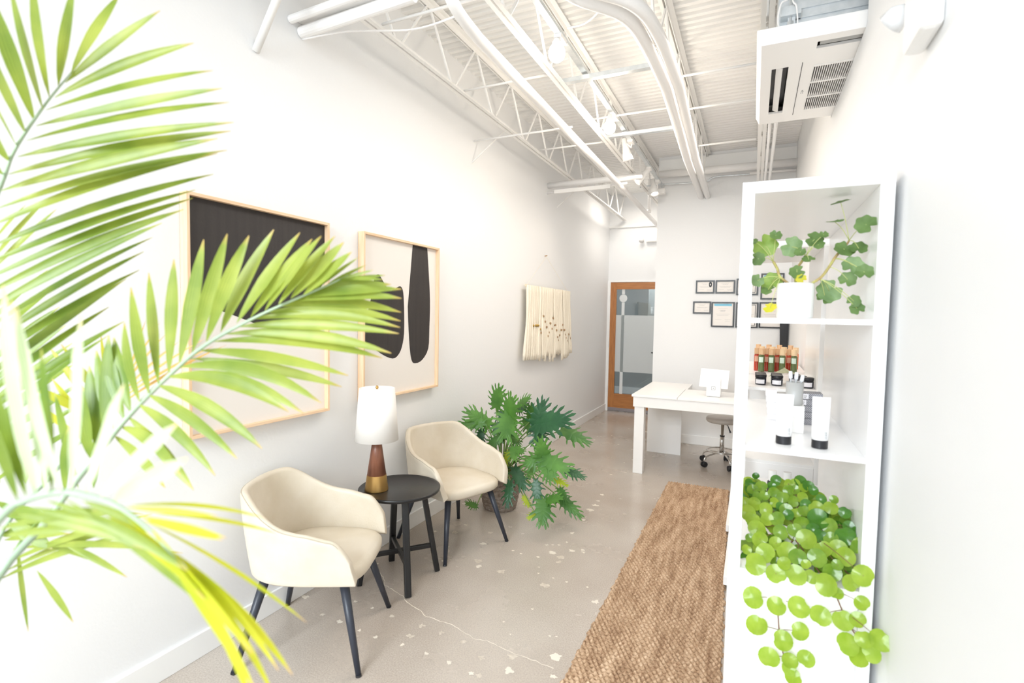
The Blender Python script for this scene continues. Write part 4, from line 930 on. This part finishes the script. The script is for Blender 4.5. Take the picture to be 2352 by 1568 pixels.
# ------------------------------------------------------------------ shelving
def unit(name, label, x0, x1, y0, y1, z1, shelves, fw, right=True, left=True, lower=None, grp=None):
    t = thing(name, label, 'shelf unit', ((x0+x1)/2, (y0+y1)/2, 0), 0, grp)
    for ya, yb in ((y0, y0+.04), (y1-.04, y1)):
        b = MB(); b.box(x0, x0+fw, ya, yb, 0, z1-fw); b.build('corner_post', M['bright'], t, bevel=.0015)
    b = MB(); b.box(x1-fw, x1, y0, y1, 0, z1-fw); b.build('side_panel', M['bright'], t, bevel=.0015)
    b = MB(); b.box(x0, x1, y0, y1, z1-fw, z1); b.build('top_panel', M['bright'], t, bevel=.0015)
    for z in shelves:
        b = MB(); b.box(x0+fw, x1-fw, y0+.002, y1-.002, z-.016, z); b.build('shelf', M['bright'], t, bevel=.001)
    if lower:
        b = MB(); b.box(x0+fw+.001, x1-fw-.001, y0, y0+.016, .07, lower); b.build('lower_front', M['bright'], t, bevel=.0015)
        b = MB(); b.box(x0+fw, x1-fw, y1-.016, y1, .07, lower); b.build('lower_back', M['bright'], t)
    return t
unit('open_shelf_unit', 'tall white open shelf unit nearest the camera on the right', -.045, .353, 1.8, 2.9, 1.952, (1.527, 1.118, .715), .036, lower=.70, grp='white open shelf units')
u2 = unit('open_shelf_unit', 'second white open shelf unit seen through the nearest one', -.05, .353, 3.09, 3.86, 1.938, (1.155, .76), .036, lower=.745, grp='white open shelf units')
b = MB(); b.box(-.098, .34, 3.09, 3.85, .023, .072); b.build('base_plinth', M['bright'], u2, bevel=.002)
t = thing('low_cabinet', 'low white cabinet carrying the rows of coloured bottles', 'cabinet', (.12, 4.45, 0))
b = MB(); b.box(-.05, .353, 3.89, 5.0, 0, 1.135); b.build('body', M['bright'], t, bevel=.002)
b = MB(); b.box(-.055, .355, 3.88, 5.005, 1.135, 1.155); b.build('top', M['bright'], t, bevel=.002)
b = MB(); b.box(-.12, -.05, 3.89, 4.93, .023, .072); b.build('base_step', M['bright'], t, bevel=.002)

# things on the near unit: upper shelf geranium-like plant
pz = 1.527; pc = Vector((.122, 1.93, pz))
t = thing('pelargonium_plant', 'small plant with scalloped leaves in white pot on the top shelf', 'potted plant', tuple(pc))
b = MB(); b.lathe([(0, 0), (.050, 0), (.0535, .006), (.055, .108), (.0535, .115), (.049, .112), (.048, .095), (0, .095)], pc, 40, cap=False); b.build('flower_pot', M['pot'], t, smooth=True)
b = MB(); b.lathe([(0, .097), (.0475, .097)], pc, 24, cap=False); b.build('soil', M['soil'], t)
def round_leaf(b, c, r, nrm, rot, scal=9, notch=.45, cup=.2, amp=.05, pleat=.03, crease=0):
    c = Vector(c); nrm = Vector(nrm).normalized(); x = nrm.orthogonal().normalized(); y = nrm.cross(x)
    ca, sa = math.cos(rot), math.sin(rot); x, y = x*ca+y*sa, y*ca-x*sa
    K = 36; vs = [c-nrm*(cup*r*.15)]; 
    for f in (.5, 1):
        for i in range(K):
            a = 2*PI*i/K; rr_ = r*(1-notch*math.exp(-((abs(a-PI))/.3)**2))*(1+amp*math.cos(a*scal))*f
            h = cup*r*(f*f)*(.4+.3*math.cos(2*a))+pleat*r*f*math.cos(7*a)+crease*r*f*abs(math.sin(a))
            vs.append(c+x*(rr_*math.cos(a))+y*(rr_*math.sin(a)*1.06)+nrm*h)
    fs = [(0, 1+i, 1+(i+1) % K) for i in range(K)]+[(1+i, 1+K+i, 1+K+(i+1) % K, 1+(i+1) % K) for i in range(K)]
    b.add(vs, fs)
c1 = lambda x, y: (1650+x/4.127, 380+y/4.127)
GL = [(1160, 350, 80, 24, 0, .15), (1103, 535, 75, 22, 0, .2), (1400, 560, 92, 24, 0, .8), (1000, 655, 40, 18, 0, .6), (910, 700, 78, 24, 0, .7), (950, 750, 52, 20, 0, .7), (1195, 795, 85, 26, 0, .6), (1330, 785, 70, 24, 0, .6), (1275, 950, 88, 24, 1, .9), (1385, 1010, 75, 24, 0, .8), (1225, 1080, 72, 22, 0, .9),
      (1285, 1285, 58, 22, 0, .9), (1315, 1355, 62, 22, 0, .8), (1050, 1190, 105, 30, 1, .95), (1010, 1250, 70, 30, 0, .7), (445, 760, 105, 28, 2, .9), (545, 660, 52, 20, 0, .8), (695, 770, 92, 26, 1, .9), (375, 885, 62, 24, 0, .9), (775, 820, 50, 20, 0, .6), (855, 890, 55, 20, 0, .5), (745, 1010, 68, 20, 0, .8), (785, 1075, 45, 18, 3, .8),
      (370, 1090, 58, 26, 1, .9), (510, 1105, 90, 28, 2, .9), (470, 1180, 60, 26, 0, .6), (345, 720, 30, 20, 0, .7), (490, 1350, 60, 18, 3, .5)]
stems = {'l': [(690, 1120), (590, 1060), (560, 980), (520, 910)], 'm': [(690, 1110), (740, 1000), (790, 910), (830, 860)], 'r': [(870, 1105), (960, 1070), (1050, 960), (1100, 880), (1140, 830)], 'rr': [(1140, 830), (1200, 770), (1240, 710)]}
stp = {}
for k, pl in stems.items():
    ps = [at(*c1(*p), 'y', 1.93+(0 if i == 0 else R0.uniform(-.03, .02))) for i, p in enumerate(pl)]
    if k == 'rr': ps[0] = stp['r'][-1].copy()
    if k != 'rr': ps[0] = pc+Vector((.02 if k == 'r' else 0, 0, .1))
    stp[k] = ps; b = MB(); b.tube(smooth_path(ps, 5), .0042 if k != 'rr' else .003, 8); b.build('stem', M['bark'], t, smooth=True)
nodes = [p for ps in stp.values() for p in ps[2:]]+[stp['m'][1], stp['l'][1], stp['r'][1]]
for (x, y, r, dy, mi, fac) in GL:
    yy = 1.8+dy*.005; 
    if x < 420: yy = 1.9
    if x > 1340: yy = 1.83
    c0 = at(*c1(x, y), 'y', yy); rr_ = r/4.127/1183*(c0-CAM).dot(_f)
    nr = (CAM-c0).normalized()*fac+Vector((R0.uniform(-.25, .25), 0, 1-fac+R0.uniform(0, .25)))
    b = MB(); round_leaf(b, c0, rr_, nr, R0.uniform(0, 6.28), 7, .5, .3, .07); lf_ = b.build('leaf', M['ger'][mi], t, smooth=True)
    nn = min(nodes, key=lambda p: (p-c0).length); b = MB(); petp(nn, c0, .0011, b, .008); b.build('petiole', M['petiole'], lf_, smooth=True)

# middle shelf: tubes, box, cup with brushes, patterned cartons
for (px, py, lab) in ((1799, 1018, 'left of the two white cosmetic tubes with black cap on middle shelf'), (1882, 1028, 'right of the two white cosmetic tubes with black cap on middle shelf')):
    c0 = at(px, py, 'z', 1.118); c0.z = 1.1185; c0.y = max(c0.y, 1.875)
    t = thing('cosmetic_tube', lab, 'tube', tuple(c0), 0, 'white cosmetic tubes')
    b = MB(); b.lathe([(0, 0), (.0225, 0), (.023, .002), (.023, .026), (.0, .026)], c0, 32, cap=False); b.build('cap', M['dark'], t, smooth=False)
    for p in t.children[0].data.polygons: p.use_smooth = False
    b = MB(); vs = []
    K = 32
    for i in range(9):
        f = i/8; z = .027+.135*f; rx = .0235+.002*f; ry = .0235*(1-f)**.8+.0015
        for k in range(K): a = 2*PI*k/K; vs.append((c0.x+rx*math.cos(a), c0.y+ry*math.sin(a), c0.z+z))
    b.add(vs, [(i*K+k, i*K+(k+1) % K, (i+1)*K+(k+1) % K, (i+1)*K+k) for i in range(8) for k in range(K)]+[tuple(range(K))[::-1], tuple(8*K+k for k in range(K))])
    body = b.build('tube_body', M['bright'], t, smooth=True)
    b = MB()
    for k in range(5): b.box(c0.x+.009, c0.x+.017, c0.y-.0225, c0.y-.014, c0.z+.033+k*.005, c0.z+.0352+k*.005)
    b.build('printed_label', M['grey'], body)
t = thing('white_box', 'plain white box standing behind the left cosmetic tube', 'box', (.155, 2.1, 1.118))
b = MB(); b.box(.12, .178, 2.09, 2.17, 1.1185, 1.215); b.build('carton', M['white'], t, bevel=.001)
cu = Vector((.147, 2.13, 1.2155))
t = thing('brush_cup', 'grey cup holding clear applicators on the middle shelf', 'cup', tuple(cu))
b = MB(); b.lathe([(0, 0), (.026, 0), (.0275, .004), (.029, .082), (.0265, .082), (.025, .006), (0, .006)], cu, 32, cap=False); b.build('cup_body', M['lgrey'], t, smooth=True)
for (dx, dy, lx, h, lab) in ((.0, .0, .004, .118, 'upright clear applicator in the grey cup'), (-.008, .004, -.008, .12, 'clear applicator leaning left in the grey cup'), (.008, .0, .016, .108, 'clear applicator leaning right in the grey cup')):
    b = MB(); a_ = cu+Vector((dx, dy, .007)); e_ = cu+Vector((dx+lx, dy, h)); b.tube([a_, a_+(e_-a_)*.75, a_+(e_-a_)*.78, e_], [.0025, .003, .007, .006], 10)
    tag(b.build('applicator', M['clear'], smooth=True), lab, 'applicator', 'applicators in the cup')
# stepped patterned cartons
rows_ = [(0, .19), (0, .19), (.0, .19), (.006, .195), (.012, .2), (.018, .205)]
cz0 = 1.1185
for k in range(5):
    x0 = .165+.012*(4-k)*-.6+.02; w = .05
    t = thing('patterned_carton', ['bottom carton of the right stack, grey herringbone with white label', 'second carton up in the right stack of herringbone boxes', 'middle carton in the right stack of herringbone boxes', 'fourth carton up in the right stack of herringbone boxes', 'top carton of the right stack of herringbone boxes'][k], 'carton', (x0, 2.33, cz0+k*.024), 0, 'herringbone cartons')
    b = MB(); b.box(x0+.001, x0+.07, 2.28+.004*k, 2.38, cz0+k*.024, cz0+k*.024+.0235); cb = b.build('carton', M['herring'], t, bevel=.0008)
    b = MB(); b.box(x0, x0+.022, 2.279+.004*k, 2.31, cz0+k*.024+.002, cz0+k*.024+.0215); lb = b.build('label', M['label'], cb)
    b = MB(); b.box(x0+.006, x0+.014, 2.2785+.004*k, 2.279+.004*k, cz0+k*.024+.006, cz0+k*.024+.009); b.box(x0+.006, x0+.017, 2.2785+.004*k, 2.279+.004*k, cz0+k*.024+.012, cz0+k*.024+.015); b.build('print', M['grey'], lb)
for k in range(5):
    x0 = .068-.0025*k
    b = MB(); b.box(x0, x0+.04, 2.32, 2.39, cz0+k*.024, cz0+k*.024+.0235)
    t = b.build('white_carton', M['label'], bevel=.0008); tag(t, ['bottom carton of the left stack behind the tubes, white', 'second carton up in the left white stack', 'middle carton in the left white stack', 'fourth carton up in the left white stack', 'top carton of the left white stack'][k], 'carton', 'white cartons')

# jars on the second unit's shelf
SZ = 1.1555
jars = [(.052, 3.235, 'dark jar front left on the second unit shelf'), (.052, 3.30, 'dark jar just behind the front left jar'), (.052, 3.365, 'dark jar at the back of the left column'), (.135, 3.235, 'dark jar front centre beside the grey cup'), (.135, 3.30, 'dark jar behind the front centre jar'), (.135, 3.365, 'dark jar at the back of the centre column'),
        (.283, 3.215, 'dark jar front right beside the right post'), (.255, 3.29, 'dark jar in the middle of the right diagonal'), (.228, 3.36, 'dark jar at the back of the right diagonal')]
proto = None
for (x, y, lab) in jars:
    if proto is None:
        t = thing('cosmetic_jar', lab, 'jar', (x, y, SZ), 0, 'dark glass jars')
        b = MB(); b.lathe([(0, 0), (.026, 0), (.0285, .003), (.0285, .038), (.024, .042), (0, .042)], (0, 0, 0), 32, cap=False); j = b.build('glass_body', M['jar'], t, smooth=True, world=False)
        b = MB(); b.lathe([(0, .042), (.029, .042), (.0295, .045), (.0295, .056), (.027, .058), (0, .058)], (0, 0, 0), 32, cap=False); b.build('lid', M['dark'], t, smooth=False, world=False)
        b = MB(); vs = []
        for i in range(11):
            a = -2.6+1.75*i/10; vs += [(.0289*math.cos(a), .0289*math.sin(a), .008), (.0289*math.cos(a), .0289*math.sin(a), .031)]
        b.add(vs, [(2*i, 2*i+2, 2*i+3, 2*i+1) for i in range(10)]); b.build('label', M['label'], j, world=False)
        proto = t
    else:
        c_ = copy_tree(proto); c_.location = (x, y, SZ); c_['label'] = lab
# bottles on the low cabinet
kinds = {}
def bottle(kind, x, y, lab, grp):
    if kind not in kinds:
        liq, lbl, cp = {'g': ('green', 'mint', 'cap'), 'gl': ('green', 'mint', 'capl'), 'o': ('orange', 'label', 'capl'), 'r': ('red', 'pink', 'cap')}[kind]
        t = thing('room_spray_bottle', lab, 'bottle', (x, y, SZ+.0005), 0, grp)
        b = MB(); b.lathe([(0, 0), (.019, 0), (.0205, .004), (.0205, .112), (.016, .12), (0, .12)], (0, 0, 0), 24, cap=False); j = b.build('glass_body', M[liq], t, smooth=True, world=False)
        b = MB(); b.lathe([(0, .12), (.0198, .12), (.0198, .163), (0, .163)], (0, 0, 0), 24, cap=False); b.build('wooden_cap', M[cp], t, world=False)
        b = MB(); vs = []
        for i in range(9): a = -2.5+1.5*i/8; vs += [(.0209*math.cos(a), .0209*math.sin(a), .066), (.0209*math.cos(a), .0209*math.sin(a), .104)]
        b.add(vs, [(2*i, 2*i+2, 2*i+3, 2*i+1) for i in range(8)]); b.build('label', M[lbl], j, world=False)
        kinds[kind] = t
    else:
        c_ = copy_tree(kinds[kind]); c_.location = (x, y, SZ+.0005); c_['label'] = lab; c_['group'] = grp
G_ = 'room spray bottles on the cabinet'
ordn = ['leftmost', 'second from left', 'third from left', 'rightmost']
for y, pxs, kd, txt in ((4.06, (1749, 1772, 1797, 1824), ('g', 'g', 'gl', 'gl'), 'green bottle with wooden cap, {} in the front row'),
                        (4.12, (1739, 1761, 1786, 1813), ('r', 'r', 'r', 'r'), 'red bottle with pink label, {} in the second row'),
                        (4.40, (1750, 1774, 1800, 1827), ('o', 'o', 'o', 'o'), 'orange bottle with pale cap, {} in the third row'),
                        (4.75, (1741, 1765, 1789, 1815), ('r', 'r', 'r', 'r'), 'red bottle, {} in the back row')):
    for i, (px, kk) in enumerate(zip(pxs, kd)): bottle(kk, at(px, 825, 'y', y).x, y, txt.format(ordn[i]), G_)
# dried leaves
t = thing('dried_sage_bundle', 'bundle of dried sage-green leaves behind the dark jars', 'dried leaves', (.19, 3.6, SZ))
b = MB()
for i in range(9):
    a = i/8; blade(b, (.27-.01*i, 3.6, SZ+.03+.004*i), (.10+.012*i, 3.52+.01*i, SZ+.02+.006*i), .03, .25, (0, -.7, 1), .2)
b.build('leaves', M['sage'], t, smooth=True)
b = MB(); b.tube([(.27, 3.6, SZ+.004), (.27, 3.6, SZ+.03)], .02, 10); b.build('bound_stems', M['sage'], t)
# bottles behind the trailing plant
for (px, lab) in ((1774, 'small white bottle with dark band behind trailing plant, left'), (1808, 'small white bottle behind trailing plant, right')):
    c0 = at(px, 1110, 'y', 2.5); c0.z = .7155
    t = thing('small_bottle', lab, 'bottle', tuple(c0), 0, 'small white bottles on the lower shelf')
    b = MB(); b.lathe([(0, 0), (.02, 0), (.021, .003), (.021, .1), (.017, .106), (0, .106)], c0, 24, cap=False); b.build('bottle_body', M['bright'] if px > 1790 else M['jar'], t, smooth=True)
    b = MB(); b.lathe([(0, .106), (.0165, .106), (.0165, .15), (0, .15)], c0, 24, cap=False); b.build('cap', M['bright'], t)

# trailing plant on the lower shelf
tz = .7155; tcx = Vector((.17, 2.0, tz))
t = thing('trailing_plant', 'lush trailing plant with round scalloped leaves spilling from the lower shelf', 'potted plant', tuple(tcx))
b = MB(); b.lathe([(0, 0), (.055, 0), (.07, .1), (.072, .11), (.066, .11), (.062, .095), (0, .095)], tcx, 32, cap=False); b.build('flower_pot', M['pot'], t, smooth=True)
b = MB(); b.lathe([(0, .096), (.0615, .096)], tcx, 24, cap=False); b.build('soil', M['soil'], t)
c5 = lambda x, y: (1640+x/3.027, 1050+y/3.027)
vines = [[(430, 760), (434, 870), (437, 980), (445, 1100), (452, 1200), (465, 1300), (488, 1385), (520, 1450), (545, 1540)], [(560, 560), (640, 670), (745, 815), (830, 925), (890, 1060), (955, 1190), (1010, 1260), (1060, 1300)], [(800, 640), (880, 740), (935, 810), (1030, 820)]]
vp = []
crownp = tcx+Vector((0, -.02, .1))
for vi, vl in enumerate(vines):
    ps = [at(*c5(*p), 'y', 1.784 if i > 2 else (1.94, 1.90, 1.83)[i]) for i, p in enumerate(vl)]; ps = [crownp, crownp+Vector((0, -.04, .01))]+ps
    vp += ps[2:]; b = MB(); b.tube(smooth_path(ps, 4), .0018, 6); b.build('vine', M['stemp'], t, smooth=True)
VL = [(240, 175, 30, 2), (330, 205, 42, 1), (290, 130, 25, 2), (415, 245, 42, 1), (430, 160, 38, 2), (515, 180, 30, 0), (520, 230, 40, 1), (480, 275, 42, 1), (565, 180, 35, 3), (618, 215, 32, 0), (560, 225, 35, 1), (600, 170, 45, 2), (655, 200, 40, 2), (612, 280, 40, 0), (550, 305, 40, 1), (500, 365, 45, 1), (420, 312, 35, 0), (350, 265, 35, 1), (270, 225, 38, 1), (300, 275, 35, 1),
      (225, 320, 30, 0), (280, 325, 48, 0), (360, 360, 48, 0), (240, 385, 55, 0), (265, 430, 50, 0), (365, 430, 48, 0), (445, 430, 52, 1), (300, 495, 60, 0), (465, 520, 52, 1), (562, 505, 50, 1), (570, 385, 35, 0), (625, 375, 42, 1), (605, 460, 55, 1), (710, 355, 52, 0), (815, 350, 48, 0), (745, 290, 35, 2), (835, 295, 32, 1), (725, 430, 72, 2), (805, 475, 55, 1), (912, 385, 42, 2), (690, 500, 45, 2), (735, 545, 48, 2), (645, 570, 70, 0), (520, 400, 38, 2),
      (318, 570, 55, 0), (360, 665, 68, 3), (505, 655, 68, 0), (430, 600, 48, 0), (580, 690, 60, 1), (285, 740, 75, 0), (225, 640, 35, 0), (430, 810, 68, 3), (570, 820, 72, 3), (490, 740, 48, 0), (680, 830, 50, 0), (720, 700, 65, 1), (640, 745, 35, 0), (760, 640, 60, 0), (815, 570, 50, 1), (910, 545, 68, 2), (935, 480, 40, 2), (985, 510, 30, 2), (865, 640, 65, 0), (915, 690, 65, 0), (985, 620, 45, 1), (1030, 615, 60, 0), (820, 800, 62, 1), (860, 750, 40, 1), (1040, 825, 75, 0),
      (950, 870, 60, 0), (780, 885, 78, 0), (850, 945, 45, 0), (250, 560, 32, 1), (690, 230, 35, 2), (640, 330, 40, 2), (460, 340, 30, 2), (400, 200, 30, 2),
      (275, 975, 72, 0), (435, 1035, 65, 0), (590, 1040, 72, 0), (300, 1170, 72, 0), (600, 1212, 62, 0), (480, 1275, 68, 0), (380, 1392, 70, 3), (525, 1415, 55, 0), (640, 1400, 58, 0), (520, 1465, 50, 3), (550, 1530, 58, 0), (740, 1100, 70, 0), (1030, 1015, 52, 0), (895, 1135, 72, 3), (1000, 1130, 55, 0), (925, 1300, 75, 3), (1015, 1390, 70, 0), (1045, 1265, 60, 0), (1155, 1270, 75, 0), (1100, 1365, 62, 3)]
b = MB(); mm = [0, 0, 1, 1, 1, 2]; rq = random.Random(11)
for k in range(150):
    x = rq.uniform(215, 1000); top = 150+max(0, x-560)*.62; bt = 790 if x < 700 else 870; y = rq.uniform(top+30, bt-30)
    c0 = at(*c5(x, y), 'y', 1.86+max(0, (760-y))/760*.30+rq.uniform(0, .05)); c0.x = min(c0.x, .305)
    rr_ = rq.uniform(38, 58)/3.027/1183*(c0-CAM).dot(_f); b.m = rq.choice(mm)
    round_leaf(b, c0, rr_, (CAM-c0).normalized()+Vector((rq.uniform(-.6, .6), 0, rq.uniform(-.3, .7))), rq.uniform(0, 6.28), 20, .18, .2, .018, .008, .22)
o = b.build('inner_leaves', M['ivy'], t, smooth=True); o['kind'] = 'stuff'
for (x, y, r, mi) in VL:
    if y > 860: yy = 1.755
    else: yy = 1.80+max(0, (760-y))/760*.30
    if x > 1030: yy = 1.69
    c0 = at(*c5(x, y), 'y', yy); 
    rr_ = r*.93/3.027/1183*(c0-CAM).dot(_f)
    nr = (CAM-c0).normalized()+Vector((R0.uniform(-.35, .35), 0, R0.uniform(-.2, .5)))
    b = MB(); round_leaf(b, c0, rr_, nr, R0.uniform(0, 6.28), 20, .18, R0.uniform(.15, .3), .018, .008, .22); lf_ = b.build('leaf', M['ivy'][mi], t, smooth=True)
    if y > 860:
        nn = min(vp, key=lambda p: (p-c0).length+(.3 if p.z < c0.z-.03 else 0)); b = MB(); petp(nn, c0+(c0-CAM).normalized()*.006, .0009, b, .003); b.build('petiole', M['stemp'], lf_, smooth=True)
    elif y % 3 == 0:
        b = MB(); petp(crownp, c0, .001, b, .01); b.build('petiole', M['stemp'], lf_, smooth=True)

# ------------------------------------------------------------------ light
def area(name, loc, rot, sx, sy, e, col):
    l = bpy.data.lights.new(name, 'AREA'); l.shape = 'RECTANGLE'; l.size = sx; l.size_y = sy; l.energy = e; l.color = col
    o = bpy.data.objects.new(name, l); C.objects.link(o); o.location = loc; o.rotation_euler = rot; return o
area('shopfront_daylight', (-.7, YF-2.6, 4.2), (math.radians(55), 0, 0), 3.2, 4.2, 1020, (.87, .94, 1.0))
area('front_fill_light', (-1.2, 2.1, 3.0), (0, 0, 0), 1.0, 2.4, 9, (1, .97, .94))  # added soft fill above the front of the room, no fixture behind it
area('rear_fill_light', (-.8, 4.2, 3.0), (0, 0, 0), .9, 2.6, 29, (1, .91, .82))  # added fill that lifts the rear half, stands in for the small lamps
area('corridor_fill_light', (-1.6, 7.5, 3.3), (0, 0, 0), .3, .6, 9, (1, .93, .84))  # unseen fill added to brighten the far end by the door
area('hallway_fill_light', (-1.6, YD+.9, 2.55), (0, 0, 0), .5, .5, 14, (.95, .98, 1))  # unseen fill added so the hall behind the glass is lit
for g, e in ((at(1279, 121, 'x', TX-.005), 3.5), (at(1400, 292, 'x', TX-.005), 11)):
    l = bpy.data.lights.new('bulb_glow', 'POINT'); l.energy = e; l.color = (1, .88, .72); l.shadow_soft_size = .05
    o = bpy.data.objects.new('bulb_glow', l); C.objects.link(o); o.location = g-Vector((0, 0, .11))
w = bpy.data.worlds.new('daylight'); bpy.context.scene.world = w; w.use_nodes = True
w.node_tree.nodes['Background'].inputs[0].default_value = (.86, .93, 1, 1); w.node_tree.nodes['Background'].inputs[1].default_value = 1.5
sc = bpy.context.scene
sc.view_settings.view_transform = 'Standard'; sc.view_settings.look = 'None'; sc.view_settings.gamma = 1; sc.view_settings.use_curve_mapping = False
sc.view_settings.exposure = 0.17
sc.cycles.max_bounces = 12; sc.cycles.diffuse_bounces = 8; sc.cycles.transparent_max_bounces = 16
